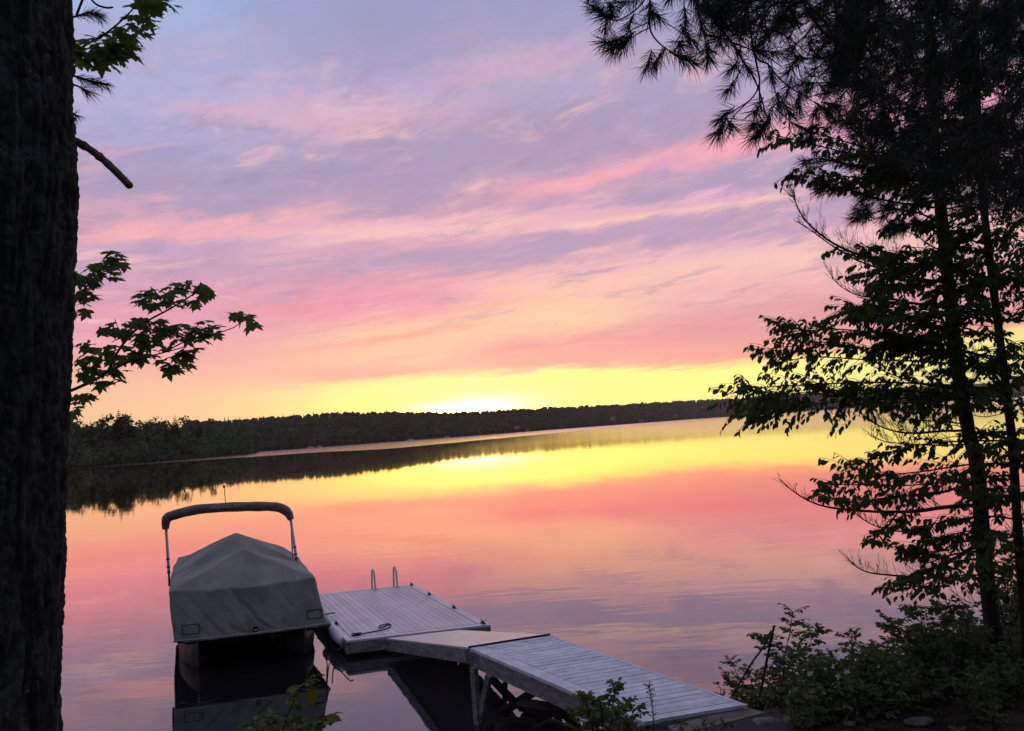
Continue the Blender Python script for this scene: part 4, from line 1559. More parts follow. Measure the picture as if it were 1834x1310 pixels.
# ------------------------------------------------------------------ pine overhanging from the right
def overhanging_pine():
    base = Vector((3.25, 2.7, ground_z(3.25, 2.7) - .1))
    root = empty('pine_tree', base, 'overhanging pine whose drooping twigs with needle tufts hang into the top right corner', 'tree')
    mb = MB()
    top = base + Vector((.1, .1, 9.0))
    mb.tube(smooth_path([base, base + Vector((0, 0, 3)), base + Vector((.05, .05, 6)), top], 5), taper(16, .19, .10), 12, True, .04)
    mb.build('trunk', M['limb'], root)
    st = MB()
    nd = MB()
    main = [base + Vector((.05, .05, 4.4)), Vector((2.9, 3.0, 5.75)), Vector((2.0, 3.3, 5.85)), Vector((1.2, 3.4, 5.8)), Vector((.55, 3.45, 5.62))]
    mp = smooth_path(main, 6)
    st.tube(mp, taper(len(mp), .055, .012), 8)
    stems = [
        ([(1175, -90), (1165, -20), (1164, 20), (1163, 45), (1170, 65), (1188, 84), (1215, 100), (1240, 110)], 3.40, .0055),
        ([(1190, -80), (1170, -30), (1145, 12), (1108, 36), (1085, 30), (1062, 10)], 3.35, .005),
        ([(1163, 50), (1140, 62), (1118, 78), (1098, 86)], 3.38, .003), ([(1163, 40), (1135, 52), (1105, 72), (1078, 76)], 3.33, .0026),
        ([(1188, 84), (1180, 100), (1170, 118)], 3.40, .003),
        ([(1245, -60), (1275, 30), (1310, 75), (1330, 108), (1350, 140), (1362, 170), (1372, 205), (1385, 235)], 3.55, .006),
        ([(1330, -60), (1345, 60), (1356, 120), (1360, 150), (1345, 178), (1312, 200), (1290, 214)], 3.45, .0055),
        ([(1345, 178), (1315, 208), (1300, 236)], 3.45, .003), ([(1360, 150), (1362, 190), (1375, 215), (1350, 246)], 3.45, .004),
        ([(1330, -60), (1350, 90), (1375, 115), (1395, 140), (1420, 160), (1450, 178), (1480, 200)], 3.75, .006),
        ([(1163, 10), (1180, 32), (1210, 52), (1236, 70)], 3.42, .0028), ([(1250, -60), (1252, 20), (1262, 70), (1268, 108)], 3.5, .003), ([(1258, 40), (1250, 80), (1245, 110)], 3.5, .0022),
        ([(1400, -60), (1460, 40), (1490, 70), (1530, 100), (1570, 150), (1600, 200), (1625, 265)], 3.9, .008), ([(1480, -60), (1500, 30), (1535, 110), (1560, 180)], 4.0, .007),
        ([(1440, 0), (1480, 45), (1500, 90), (1495, 140), (1470, 185)], 3.7, .004), ([(1340, 20), (1320, 60), (1290, 70), (1270, 62)], 3.5, .0025), ([(1375, 115), (1385, 150), (1400, 205)], 3.7, .003),
        ([(1310, 75), (1335, 85), (1370, 100), (1400, 120)], 3.55, .0028), ([(1330, 120), (1312, 150), (1302, 164)], 3.5, .0022), ([(1385, 190), (1425, 225), (1465, 240)], 3.7, .0028),
        ([(1290, -60), (1300, 10), (1340, 40), (1400, 60), (1450, 100)], 3.6, .005), ([(1380, -60), (1390, 30), (1420, 90), (1440, 160)], 3.7, .004), ([(1230, -60), (1225, 0), (1228, 40)], 3.4, .003)]
    paths = []
    for pix, D, r in stems:
        p = pth(pix, D, D + random.uniform(-.08, .08), 5)
        sm = MB()
        sm.tube(p, taper(len(p), r, .0022), 6)
        paths.append((p, D, sm))
    tufts = [(1068, 14), (1075, 33), (1084, 50), (1112, 4), (1127, 46), (1103, 80), (1078, 74), (1114, 86), (1095, 90), (1158, 122), (1170, 112), (1163, 30), (1180, 28), (1225, 42), (1218, 82), (1236, 70), (1229, 104), (1264, 116),
             (1268, 100), (1242, 113), (1280, 62), (1315, 120), (1311, 91), (1338, 133), (1303, 163), (1288, 213), (1286, 238), (1314, 228), (1351, 202), (1352, 248), (1347, 224), (1377, 142), (1415, 124), (1411, 166), (1415, 206),
             (1140, -4), (1200, -6), (1262, 50), (1275, 20), (1245, 20), (1240, -5), (1300, 45), (1330, 40), (1460, 205), (1440, 240), (1482, 200), (1390, 95), (1395, 180), (1365, 100), (1430, 190), (1060, -8), (1095, 12),
             (1450, 250), (1500, 190), (1360, 232), (1375, 226), (1325, 68), (1290, 80)]
    for x, y in tufts:
        best = None
        for p, D, sm in paths:
            for k in range(2, len(p)):
                q = p[k]
                dv = cam_px(q)
                dd = math.hypot(dv[0] - x, dv[1] - y)
                if best is None or dd < best[0]:
                    best = (dd, q, D, (p[k] - p[k - 1]), sm)
        dd, q, D, tdir, sm = best
        e = at(x, y, q.y + random.uniform(-.05, .05))
        if dd > 9:
            md = lerp(q, e, .5) + Vector((0, 0, .02))
            sm.tube(smooth_path([q, md, e], 4), .0018, 5)
            ax = (e - md).normalized()
        else:
            ax = tdir.normalized()
            e = q
        ax = (ax + Vector((random.uniform(-.3, .3), random.uniform(-.4, .4), -.15))).normalized()
        tuft(nd, e, ax, random.randint(80, 115), random.uniform(.085, .112), .0026, (.15, 1.35), .085)
    for p, D, sm in paths:
        sm.build('branch', M['limb'], root)
    # dense inner sprays
    for i in range(430):
        x = 1834 + 40 - abs(random.gauss(0, 1)) * 235 if i % 3 else random.uniform(1250, 1560)
        if x < 1240:
            continue
        lim = float(np.interp(x, [1240, 1330, 1450, 1560, 1650, 1850], [25, 70, 130, 260, 330, 420]))
        y = random.uniform(-70, lim)
        D = random.uniform(3.5, 5.0)
        e = at(x, y, D)
        ax = Vector((random.uniform(-.9, .3), random.uniform(-.5, .5), random.uniform(-.8, .2))).normalized()
        L = random.uniform(.12, .4)
        a0 = e - ax * L + Vector((.05, 0, .08))
        nd.tube(smooth_path([a0, lerp(a0, e, .5) + Vector((0, 0, -.015)), e], 3), taper(7, .0035, .002), 5)
        for q in range(random.randint(1, 3)):
            tuft(nd, lerp(e, a0, q * .25), ax, random.randint(40, 60), random.uniform(.085, .11), .0028, (.25, 1.35), .07)
    st.build('branch', M['limb'], root)
    nd.build('needles', M['needle'], root)


RT = np.array(RM).T


def cam_px(p):
    v = RT @ np.array((p[0], p[1], p[2] - EYE))
    return CX + F * v[0] / -v[2], CY - F * v[1] / -v[2]


overhanging_pine()


# ------------------------------------------------------------------ the pine and the beech on the right bank
def dead_twigs(mb, path, n, L, up=(-.35, 0, 1.0), t0=.15, t1=1.0, r=.0021):
    k = len(path)
    for i in range(n):
        t = t0 + (t1 - t0) * random.random()
        f = t * (k - 1)
        a = min(k - 2, int(f))
        p = lerp(path[a], path[a + 1], f - a)
        tang = (path[a + 1] - path[a]).normalized()
        d = (Vector(up) + tang * random.uniform(-.35, .5) + Vector((random.uniform(-.55, .55), random.uniform(-.9, .9), random.uniform(-.6, .2)))).normalized()
        l = L * random.uniform(.35, 1.15) * (1 - .35 * t)
        bend = Vector((random.uniform(-.25, .15), random.uniform(-.2, .2), random.uniform(-.08, .25)))
        q = [p, p + d * l * .5, p + (d + bend * 1.4).normalized() * l]
        mb.tube(q, [r, r * .8, r * .45], 4, False)
        for _ in range(random.randint(1, 3)):
            s = random.uniform(.25, .85)
            b = lerp(q[0], q[2], s)
            dd = (d + Vector((random.uniform(-.6, .6), random.uniform(-.6, .6), random.uniform(-.3, .5)))).normalized()
            mb.tube([b, b + dd * l * random.uniform(.2, .42)], [r * .7, r * .4], 4, False)


def leaf_spray(br, lv, path, rad, n_tw, tw_len, lpt, L, flat=.30, t0=.15, droop=.75, shape=OVATE, wide=1.0, tilt=0.0):
    """side twigs in a loose layer along a limb, alternate drooping leaves"""
    k = len(path)
    if rad:
        br.tube(path, taper(k, rad, .003), 6)
    P, d, nr, Ls = [], [], [], []
    for i in range(n_tw):
        t = t0 + (1 - t0) * (i + random.random()) / n_tw
        f = min(t, .999) * (k - 1)
        a = min(k - 2, int(f))
        p = lerp(path[a], path[a + 1], f - a)
        tang = (path[a + 1] - path[a]).normalized()
        side = tang.cross(Vector((0, 0, 1))).normalized() * (1 if i % 2 else -1)
        if abs(tang.z) > .65:
            an = i * 2.4 + random.uniform(-.5, .5)
            side = Vector((math.cos(an), math.sin(an), 0))
            tang = tang * .3
        dr = (tang * random.uniform(.3, 1.0) + side * random.uniform(.25, 1.0) + Vector((0, 0, random.uniform(-1.35 * flat, 1.2 * flat) + tilt))).normalized()
        l = tw_len * random.uniform(.5, 1.15) * (1.05 - .45 * t)
        q = smooth_path([p, p + dr * l * .5 + Vector((0, 0, .01)), p + dr * l + Vector((0, 0, -.05 * l))], 3)
        br.tube(q, taper(len(q), .0032, .0016), 4, False)
        m = max(2, int(lpt * random.uniform(.7, 1.3)))
        for j in range(m):
            s = .18 + .82 * (j + random.random() * .6) / m
            b = lerp(q[0], q[-1], min(1, s))
            ls = dr.cross(Vector((0, 0, 1))).normalized() * (1 if j % 2 else -1)
            ld = dr * random.uniform(.1, .8) + ls * random.uniform(.1, .8) + Vector((0, 0, -droop * random.uniform(.35, 1.3)))
            P.append(b)
            d.append(ld)
            nr.append((random.uniform(-.6, .6), random.uniform(-.9, .4), random.uniform(.2, 1)))
            Ls.append(L * random.uniform(.6, 1.12))
    leaves(lv, P, d, nr, Ls, shape, wide)


def right_trees():
    D1, D2 = 7.4, 6.9
    b1 = at(1783, 1168, D1)
    b1.z = ground_z(b1.x, b1.y) - .05
    pine = empty('pine_tree', b1, 'leaning pine on the right bank with bare dead twiggy lower branches', 'tree')
    p1 = [tuple(b1)] + [tuple(at(x, y, D1)) for x, y in ((1779, 1130), (1763, 1000), (1750, 835), (1734, 770), (1712, 640), (1694, 460), (1680, 330), (1672, 240), (1665, 100), (1660, -80), (1656, -400))]
    tp = smooth_path(p1, 6)
    mb = MB()
    mb.tube(tp, [.074 + .04 * max(0, 1 - i / 6) - .034 * i / len(tp) for i in range(len(tp))], 12, True, .06)
    mb.build('trunk', M['limb'], pine, smooth=True)
    b2 = at(1838, 1150, D2)
    b2.z = ground_z(b2.x, b2.y) - .05
    beech = empty('beech_tree', b2, 'slender tree at the right edge with layered drooping oval leaves over the water', 'tree')
    p2 = [tuple(b2)] + [tuple(at(x, y, D2)) for x, y in ((1834, 1080), (1826, 1000), (1816, 835), (1806, 730), (1790, 600), (1771, 450), (1762, 370), (1752, 240), (1748, 100), (1744, -80), (1742, -300))]
    tq = smooth_path(p2, 6)
    mb = MB()
    mb.tube(tq, [.040 + .025 * max(0, 1 - i / 6) - .014 * i / len(tq) for i in range(len(tq))], 10, True, .06)
    mb.build('trunk', M['limb'], beech, smooth=True)

    dead, live, nd = MB(), MB(), MB()

    def dbranch(pix, r, n, L, Da=None, Db=None, **kw):
        p = pth(pix, Da or D1, Db or (Da or D1) - .3, 6)
        dead = MB()
        dead.tube(p, taper(len(p), r, .0035), 7, True, .08)
        dead_twigs(dead, p, n, L, **kw)
        dead.build('dead_branch', M['deadwood'], pine, smooth=True)
    dbranch([(1690, 474), (1640, 474), (1600, 472), (1565, 464), (1520, 450), (1480, 428), (1445, 398), (1428, 370), (1421, 350)], .019, 95, .34)
    dbranch([(1690, 505), (1640, 499), (1600, 489), (1565, 478), (1530, 464), (1490, 440), (1455, 415), (1430, 398)], .013, 50, .24, Da=D1 + .15)
    dbranch([(1700, 552), (1640, 543), (1590, 536), (1540, 530), (1510, 516), (1490, 498)], .009, 40, .30)
    dbranch([(1690, 545), (1640, 545), (1570, 540), (1535, 532)], .007, 20, .28, Da=D1 - .2)
    dbranch([(1685, 448), (1665, 440), (1645, 425), (1625, 415)], .008, 16, .22)
    dbranch([(1735, 772), (1690, 772), (1640, 776), (1600, 772), (1565, 758), (1540, 738)], .014, 75, .32)
    dbranch([(1740, 795), (1690, 798), (1640, 796), (1590, 792), (1560, 782)], .009, 50, .26)
    dbranch([(1735, 760), (1680, 755), (1630, 752), (1590, 745)], .008, 36, .30)
    dbranch([(1752, 905), (1700, 908), (1640, 916), (1590, 917), (1540, 915), (1480, 908), (1440, 893), (1410, 872)], .022, 60, .26)
    dbranch([(1745, 865), (1715, 874), (1680, 884), (1640, 889), (1610, 892)], .017, 20, .22)
    dbranch([(1650, 953), (1610, 952), (1575, 945), (1545, 930), (1528, 915)], .008, 44, .22)
    dbranch([(1752, 968), (1715, 972), (1690, 985), (1660, 995)], .013, 14, .2)
    dbranch([(1752, 975), (1730, 988), (1705, 1003), (1675, 1018), (1640, 1032), (1590, 1030), (1550, 1024), (1524, 1008)], .020, 70, .26)
    dbranch([(1757, 988), (1730, 990), (1705, 994), (1680, 1003), (1650, 1012)], .014, 12, .2)
    dbranch([(1720, 695), (1660, 690), (1600, 672), (1560, 655)], .012, 30, .28)
    dbranch([(1715, 622), (1670, 628), (1600, 628), (1540, 622)], .011, 26, .24)
    dbranch([(1760, 300), (1790, 440), (1834, 390)], .002, 3, .2)
    for q in range(26):
        y = 380 + 700 * random.random()
        x0 = float(np.interp(y, [300, 460, 640, 835, 1000, 1130], [1680, 1694, 1712, 1750, 1763, 1779]))
        s = 1 if random.random() < .55 else -1
        dbranch([(x0, y), (x0 + s * 35, y + random.uniform(-12, 8)), (x0 + s * random.uniform(60, 95), y + random.uniform(-30, 15))], .004, 8, .2)

    # living needles high on the pine
    lw = MB()
    for pix, r, k in (([(1675, 395), (1640, 380), (1600, 376), (1560, 382), (1545, 388)], .010, 6), ([(1672, 372), (1600, 362), (1560, 352), (1520, 340), (1485, 335)], .011, 7), ([(1672, 330), (1600, 315), (1540, 300), (1470, 285), (1440, 290)], .010, 7),
                      ([(1668, 250), (1620, 240), (1570, 235), (1500, 220)], .012, 8), ([(1680, 380), (1720, 370), (1750, 385)], .008, 4), ([(1670, 410), (1630, 402), (1598, 408)], .008, 4), ([(1668, 200), (1600, 180), (1520, 150), (1450, 150)], .012, 8),
                      ([(1664, 140), (1720, 120), (1780, 130)], .012, 6), ([(1664, 90), (1600, 60), (1520, 50)], .012, 8), ([(1664, 260), (1740, 230), (1800, 240)], .01, 7), ([(1664, 60), (1740, 30), (1830, 20)], .012, 8)):
        p = pth(pix, D1 - .4, D1 - 1.2, 5)
        lw = MB()
        lw.tube(p, taper(len(p), r, .004), 6)
        for j in range(k * 3):
            i = random.randint(3, len(p) - 1)
            dr = ((p[i] - p[i - 1]).normalized() + Vector((random.uniform(-.6, .3), random.uniform(-.7, .7), random.uniform(-.5, .5)))).normalized()
            e = p[i] + dr * random.uniform(.05, .22)
            lw.tube([p[i], e], .003, 4, False)
            tuft(nd, e, dr, 55, random.uniform(.11, .14), .0036, (.2, 1.2), .10)
        lw.build('branch', M['limb'], pine)
    for i in range(520):
        x = random.uniform(1480, 1880)
        lim = float(np.interp(x, [1480, 1560, 1640, 1720, 1850], [180, 300, 380, 330, 420]))
        e = at(x, random.uniform(-90, lim), random.uniform(5.6, 8.4))
        dr = Vector((random.uniform(-1, .6), random.uniform(-.6, .6), random.uniform(-.7, .3))).normalized()
        a0 = e - dr * random.uniform(.15, .4)
        nd.tube([a0, e], .004, 4, False)
        for q in range(2):
            tuft(nd, lerp(e, a0, q * .4), dr, 44, random.uniform(.11, .15), .0046, (.2, 1.3), .12)
    nd.build('needles', M['needle'], pine)

    # layered leaf sprays
    br, lv = MB(), MB()
    L = .074
    S = [  # path, twigs, twig length, leaves per twig
        ([(1740, 330), (1620, 300), (1520, 275), (1440, 255), (1390, 243)], 26, .34, 7), ([(1740, 360), (1620, 330), (1530, 318), (1470, 315), (1425, 305)], 24, .32, 6), ([(1700, 300), (1600, 280), (1500, 250), (1440, 235)], 22, .28, 6),
        ([(1700, 350), (1650, 340), (1600, 330), (1560, 335)], 20, .34, 6), ([(1740, 420), (1660, 405), (1620, 402), (1588, 404)], 12, .26, 6), ([(1775, 500), (1720, 480), (1680, 470), (1655, 478)], 14, .3, 6),
        ([(1780, 540), (1720, 515), (1650, 512), (1600, 510), (1575, 512)], 20, .30, 7), ([(1785, 580), (1700, 560), (1620, 552), (1550, 548), (1512, 552)], 34, .40, 8), ([(1790, 610), (1720, 585), (1640, 570), (1560, 565)], 30, .42, 8),
        ([(1795, 650), (1700, 620), (1600, 600), (1500, 590), (1440, 592), (1412, 582)], 38, .42, 8), ([(1790, 640), (1690, 628), (1580, 625), (1460, 618), (1370, 626)], 40, .42, 7),
        ([(1795, 670), (1690, 650), (1560, 645), (1460, 640), (1390, 650)], 34, .40, 6), ([(1800, 700), (1700, 690), (1560, 685), (1440, 690), (1370, 694), (1325, 708)], 44, .46, 8),
        ([(1800, 720), (1700, 712), (1580, 716), (1480, 722), (1400, 735), (1348, 744)], 44, .46, 8), ([(1800, 710), (1700, 705), (1600, 700), (1480, 700), (1380, 710)], 40, .45, 8), ([(1800, 735), (1720, 728), (1640, 722), (1560, 725)], 26, .40, 7),
        ([(1810, 790), (1740, 790), (1660, 795), (1600, 808), (1545, 826)], 26, .36, 7), ([(1815, 830), (1740, 832), (1650, 845), (1580, 850), (1520, 838)], 30, .38, 7), ([(1815, 850), (1720, 860), (1620, 870), (1530, 868), (1475, 870)], 34, .38, 7),
        ([(1700, 880), (1600, 890), (1540, 900), (1480, 890)], 22, .26, 6), ([(1620, 895), (1600, 930), (1575, 958), (1560, 966)], 10, .18, 5), ([(1640, 880), (1620, 920), (1600, 945)], 8, .16, 5),
        ([(1820, 930), (1760, 925), (1690, 935), (1650, 945)], 22, .34, 7), ([(1820, 960), (1750, 950), (1680, 965), (1640, 980)], 22, .32, 7), ([(1700, 985), (1650, 990), (1625, 980)], 12, .22, 6), ([(1760, 1000), (1690, 1010), (1640, 1030), (1620, 1040)], 18, .26, 6),
        ([(1810, 1040), (1750, 1030), (1690, 1035), (1650, 1050)], 18, .30, 6), ([(1700, 1050), (1640, 1050), (1600, 1045), (1580, 1052)], 9, .2, 4),
        # right of and between the trunks
        ([(1770, 440), (1800, 420), (1815, 370), (1834, 350)], 14, .3, 6), ([(1780, 500), (1820, 480), (1860, 470)], 18, .32, 6), ([(1790, 580), (1830, 560), (1870, 560)], 18, .32, 6), ([(1800, 660), (1840, 640), (1880, 640)], 20, .35, 7),
        ([(1805, 730), (1850, 715), (1890, 720)], 18, .34, 7), ([(1815, 830), (1850, 820), (1890, 830)], 14, .3, 6), ([(1770, 440), (1730, 430), (1700, 440)], 16, .32, 6), ([(1790, 590), (1760, 560), (1720, 550)], 16, .32, 7),
        ([(1800, 680), (1770, 660), (1735, 655)], 14, .3, 6), ([(1815, 820), (1790, 800), (1760, 806)], 12, .26, 6), ([(1820, 900), (1795, 890), (1775, 895)], 10, .24, 5), ([(1760, 380), (1800, 330), (1850, 300)], 24, .36, 7),
        ([(1755, 300), (1700, 260), (1640, 230)], 26, .36, 7), ([(1750, 200), (1700, 150), (1650, 120)], 26, .36, 7), ([(1750, 180), (1800, 140), (1850, 120)], 26, .36, 7), ([(1748, 80), (1790, 40), (1840, 10)], 26, .36, 8), ([(1748, 60), (1700, 20), (1640, 0)], 22, .36, 7)]
    for pix, n, tl, lp in S:
        Da = D2 + random.uniform(-.1, .5)
        p = pth(pix, Da, Da - random.uniform(-.3, .7), 5)
        br = MB()
        leaf_spray(br, lv, p, .010, int(n * 1.35), tl * random.uniform(.8, 1.25), lp * 1.2, L, flat=random.uniform(.3, .7), wide=.85)
        br.build('branch', M['limb'], beech)
    for i in range(46):
        x = random.uniform(1600, 1880)
        y = random.uniform(200, 640)
        if x < 1600 + (y - 200) * .12:
            continue
        leaf_spray(lv, lv, pth([(x, y), (x - random.uniform(30, 90), y - random.uniform(-25, 25)), (x - random.uniform(90, 150), y + random.uniform(-10, 25))], random.uniform(6.2, 8), None, 4), .005, 14, .3, 8, L)
    for i in range(95):
        x = random.uniform(1680, 1900)
        y = random.uniform(400, 1020)
        if x < 1680 + (y - 400) * .14:
            continue
        leaf_spray(lv, lv, pth([(x, y), (x - random.uniform(-60, 50), y - random.uniform(-15, 25)), (x - random.uniform(-90, 90), y + random.uniform(-10, 30))], random.uniform(6.2, 8), None, 4), .004, 9, .24, 6, L, wide=.85)
    lv.build('leaves', M['leaf'], beech)


right_trees()


# ------------------------------------------------------------------ shrubs, weeds and saplings on the bank
def shrub(name, label, cat, group, stems, D, L, n_tw, lpt, m, shape=OVATE, tw=.18, wide=1.0, upright=.06, parent_D=.25, rad=.006):
    """stems: pixel polylines from the ground up"""
    x0, y0 = stems[0][0]
    b = at(x0, y0, D)
    b.z = ground_z(b.x, b.y)
    root = empty(name, b, label, cat, group)
    br, lv = MB(), MB()
    for pix in stems:
        Da = D + random.uniform(-parent_D, parent_D)
        pts = [at(x, y, Da) for x, y in pix]
        if pts[0].z > ground_z(pts[0].x, pts[0].y):
            pts.insert(0, Vector((pts[0].x, pts[0].y, ground_z(pts[0].x, pts[0].y) - .02)))
        p = smooth_path(pts, 4)
        br = MB()
        leaf_spray(br, lv, p, rad, int(n_tw * 1.1), tw * 1.35, lpt * 1.3, L * .8, flat=.25, t0=.12, droop=.25, shape=shape, wide=wide, tilt=upright)
        br.build('stem', M['limb'], root)
    lv.build('leaves', M[m], root)
    return root


GS = 'shrubs crowding the bank right of the ramp'
shrub('shrub', 'tallest green shrub beside the leaning sticks, right of the ramp', 'shrub', GS,
      [[(1400, 1250), (1405, 1180), (1415, 1130), (1420, 1095)], [(1420, 1250), (1440, 1190), (1455, 1140), (1462, 1128)], [(1405, 1250), (1390, 1190), (1372, 1150), (1362, 1135)], [(1410, 1250), (1420, 1200), (1432, 1160)], [(1440, 1250), (1460, 1200), (1470, 1170)], [(1392, 1250), (1398, 1205), (1404, 1165)]],
      7.9, .078, 26, 7, 'bush', tw=.17)
shrub('shrub', 'low wispy shrub right at the corner of the ramp end, left of the leaning sticks', 'shrub', GS,
      [[(1350, 1245), (1330, 1225), (1314, 1195), (1306, 1182)], [(1345, 1245), (1318, 1228), (1304, 1218)], [(1355, 1262), (1345, 1220), (1340, 1195)], [(1360, 1262), (1365, 1225), (1370, 1200)], [(1340, 1262), (1320, 1240), (1300, 1210)]], 8.55, .045, 26, 8, 'bush', tw=.14)
shrub('shrub', 'middle shrub with flat layered leaves between the tallest shrub and the pine', 'shrub', GS,
      [[(1530, 1270), (1525, 1210), (1528, 1170), (1524, 1132)], [(1520, 1270), (1505, 1215), (1490, 1180)], [(1545, 1270), (1550, 1210), (1555, 1165)], [(1560, 1270), (1580, 1215), (1592, 1165)], [(1500, 1270), (1480, 1230), (1462, 1200)]], 7.2, .07, 24, 7, 'bush', tw=.18)
shrub('shrub', 'broad dark shrub at the foot of the leaning pine', 'shrub', GS,
      [[(1640, 1250), (1630, 1180), (1610, 1130), (1600, 1118)], [(1660, 1250), (1655, 1170), (1650, 1110), (1640, 1085)], [(1690, 1250), (1695, 1170), (1690, 1110), (1700, 1080)], [(1720, 1250), (1725, 1180), (1735, 1120)], [(1640, 1250), (1610, 1200), (1590, 1170)], [(1680, 1250), (1670, 1190), (1672, 1140)], [(1750, 1250), (1750, 1190), (1755, 1140)]], 7.0, .075, 28, 8, 'bush', tw=.22)
shrub('shrub', 'dark shrub filling the right edge behind the slender trunk', 'shrub', GS,
      [[(1800, 1230), (1800, 1140), (1805, 1060), (1800, 1010)], [(1834, 1230), (1830, 1130), (1825, 1030), (1834, 985)], [(1780, 1230), (1785, 1150), (1790, 1090)], [(1850, 1230), (1850, 1120), (1855, 1020)], [(1820, 1230), (1815, 1120), (1812, 1070)]], 8.3, .08, 30, 8, 'leaf', tw=.25)
shrub('fern', 'feathery green fern low in front of the dark shrub at the lower right', 'fern', 'ferns at the lower right',
      [[(1760, 1262), (1740, 1232), (1710, 1215)], [(1770, 1262), (1780, 1222), (1790, 1200)], [(1780, 1262), (1810, 1235), (1834, 1222)], [(1775, 1262), (1760, 1225), (1750, 1200)], [(1785, 1262), (1820, 1220), (1850, 1185)]], 6.3, .075, 34, 6, 'bush_light', shape=NARROW, tw=.12, upright=.0)
shrub('fern', 'small fern on the dark ground below the middle shrub', 'fern', 'ferns at the lower right',
      [[(1460, 1275), (1440, 1255), (1425, 1248)], [(1465, 1275), (1475, 1250), (1490, 1240)], [(1462, 1275), (1458, 1250), (1450, 1232)], [(1470, 1275), (1495, 1262), (1510, 1258)]], 6.8, .06, 22, 5, 'bush_light', shape=NARROW, tw=.09, upright=.0)
shrub('shrub', 'low dark bush spreading over the ground between the ramp foot and the stones', 'shrub', GS,
      [[(1560, 1256), (1540, 1236), (1520, 1215)], [(1570, 1256), (1575, 1226), (1580, 1200)], [(1590, 1256), (1610, 1232), (1630, 1210)], [(1600, 1256), (1640, 1240), (1670, 1225)], [(1575, 1256), (1595, 1226), (1605, 1205)]], 6.8, .06, 22, 7, 'bush', tw=.16)
shrub('shrub', 'bright leafy bush overlapping the left edge of the ramp at the bottom', 'shrub', None,
      [[(1090, 1340), (1095, 1290), (1100, 1250), (1102, 1236)], [(1070, 1340), (1060, 1295), (1050, 1262), (1045, 1252)], [(1110, 1340), (1125, 1295), (1138, 1270)], [(1080, 1340), (1078, 1290), (1075, 1255)], [(1050, 1340), (1040, 1300), (1030, 1278)], [(1100, 1340), (1112, 1290), (1120, 1262)], [(1060, 1340), (1070, 1300), (1085, 1262)]], 6.3, .062, 22, 7, 'bush', tw=.14, upright=.3)
shrub('weed', 'tall thin weed with narrow leaves standing in front of the ramp boards', 'weed', 'weeds along the bottom edge', [[(1172, 1340), (1170, 1280), (1165, 1245), (1162, 1228)]], 6.2, .035, 30, 2, 'bush', shape=NARROW, tw=.05, rad=.004, upright=.4)
shrub('weed', 'short yellow green weed below the ramp end plank', 'weed', 'weeds along the bottom edge', [[(1240, 1345), (1225, 1310), (1215, 1292)], [(1262, 1345), (1265, 1310), (1262, 1290)], [(1275, 1345), (1290, 1312), (1300, 1296)], [(1250, 1345), (1255, 1320), (1250, 1306)]], 6.1, .055, 10, 4, 'bush_light', tw=.09)
shrub('weed', 'small pale weed in front of the rubber mat', 'weed', 'weeds along the bottom edge', [[(1300, 1345), (1290, 1320), (1275, 1305)], [(1320, 1345), (1318, 1320), (1310, 1300)]], 6.0, .05, 10, 4, 'bush_light', tw=.08)
sap = shrub('sapling', 'spindly sapling with yellowing lower leaves in front of the boat reflection', 'sapling', None,
            [[(500, 1400), (505, 1320), (520, 1270), (540, 1235), (552, 1222)], [(500, 1400), (480, 1330), (455, 1302)], [(500, 1400), (530, 1330), (570, 1298), (585, 1290)], [(500, 1400), (500, 1330), (492, 1290)], [(500, 1400), (520, 1320), (540, 1300)]], 5.6, .095, 12, 4, 'bush_light', tw=.11, rad=.004, upright=.1)
for nm, m_, p, d_, n_, l_ in (('yellow_leaf', 'yellow', (556, 1232), (.12, -.05, -1), (.2, -1, .2), .13), ('yellow_leaf', 'yellow', (583, 1286), (1, -.1, -.15), (0, -.6, 1), .12),
                              ('withered_leaf', 'rust', (546, 1215), (.5, 0, -.6), (.3, -1, .5), .075), ('withered_leaf', 'rust', (554, 1214), (.3, -.1, -.8), (-.3, -1, .4), .07), ('withered_leaf', 'rust', (568, 1288), (1, 0, .2), (0, -1, 1), .07)):
    sl = MB()
    leaves(sl, [at(p[0], p[1], 5.6)], [d_], [n_], [l_], OVATE, 1.0)
    sl.build(nm, M[m_], sap)
# undergrowth that covers the bank
lv, br = MB(), MB()
for i in range(330):
    x = random.uniform(1290, 1880)
    lim = float(np.interp(x, [1290, 1400, 1550, 1700, 1880], [1240, 1230, 1215, 1195, 1180]))
    D = random.uniform(6.6, 9.2) if x > 1410 else random.uniform(8.3, 9.3)
    p = at(x, lim + random.uniform(-40, 6), D)
    z = ground_z(p.x, p.y)
    if z < .1:
        continue
    hgt = random.uniform(.15, .42)
    top = Vector((p.x + random.uniform(-.1, .1), p.y + random.uniform(-.1, .1), z + hgt))
    leaf_spray(br, lv, smooth_path([Vector((p.x, p.y, z - .02)), lerp(Vector((p.x, p.y, z)), top, .5), top], 3), .003, 7, .13, 4, random.uniform(.04, .075), flat=.4, droop=.3, tilt=.25)
o = lv.build('undergrowth', M['bush'])
tag(o, 'dense low undergrowth of small green leaves covering the bank below the pine', 'undergrowth', kind='stuff')
br.build('stems', M['limb'], o)['kind'] = 'stuff'

# leaning sticks, roots, stones, flowers
for pix, r, l in (([(1369, 1206), (1378, 1160), (1387, 1120)], .011, 'straight dark stick standing upright among the shrubs by the ramp'),
                  ([(1333, 1210), (1348, 1185), (1368, 1158), (1381, 1130)], .008, 'thinner dark stick leaning against the upright stick')):
    p = pth(pix, 7.3, 7.3, 4)
    dn = (p[0] - p[-1]).normalized()
    p = [p[0] + dn * .22] + p
    mb = MB()
    mb.tube(p, r, 6, True, .1)
    tag(mb.build('stick', M['limb']), l, 'stick', 'sticks among the shrubs')


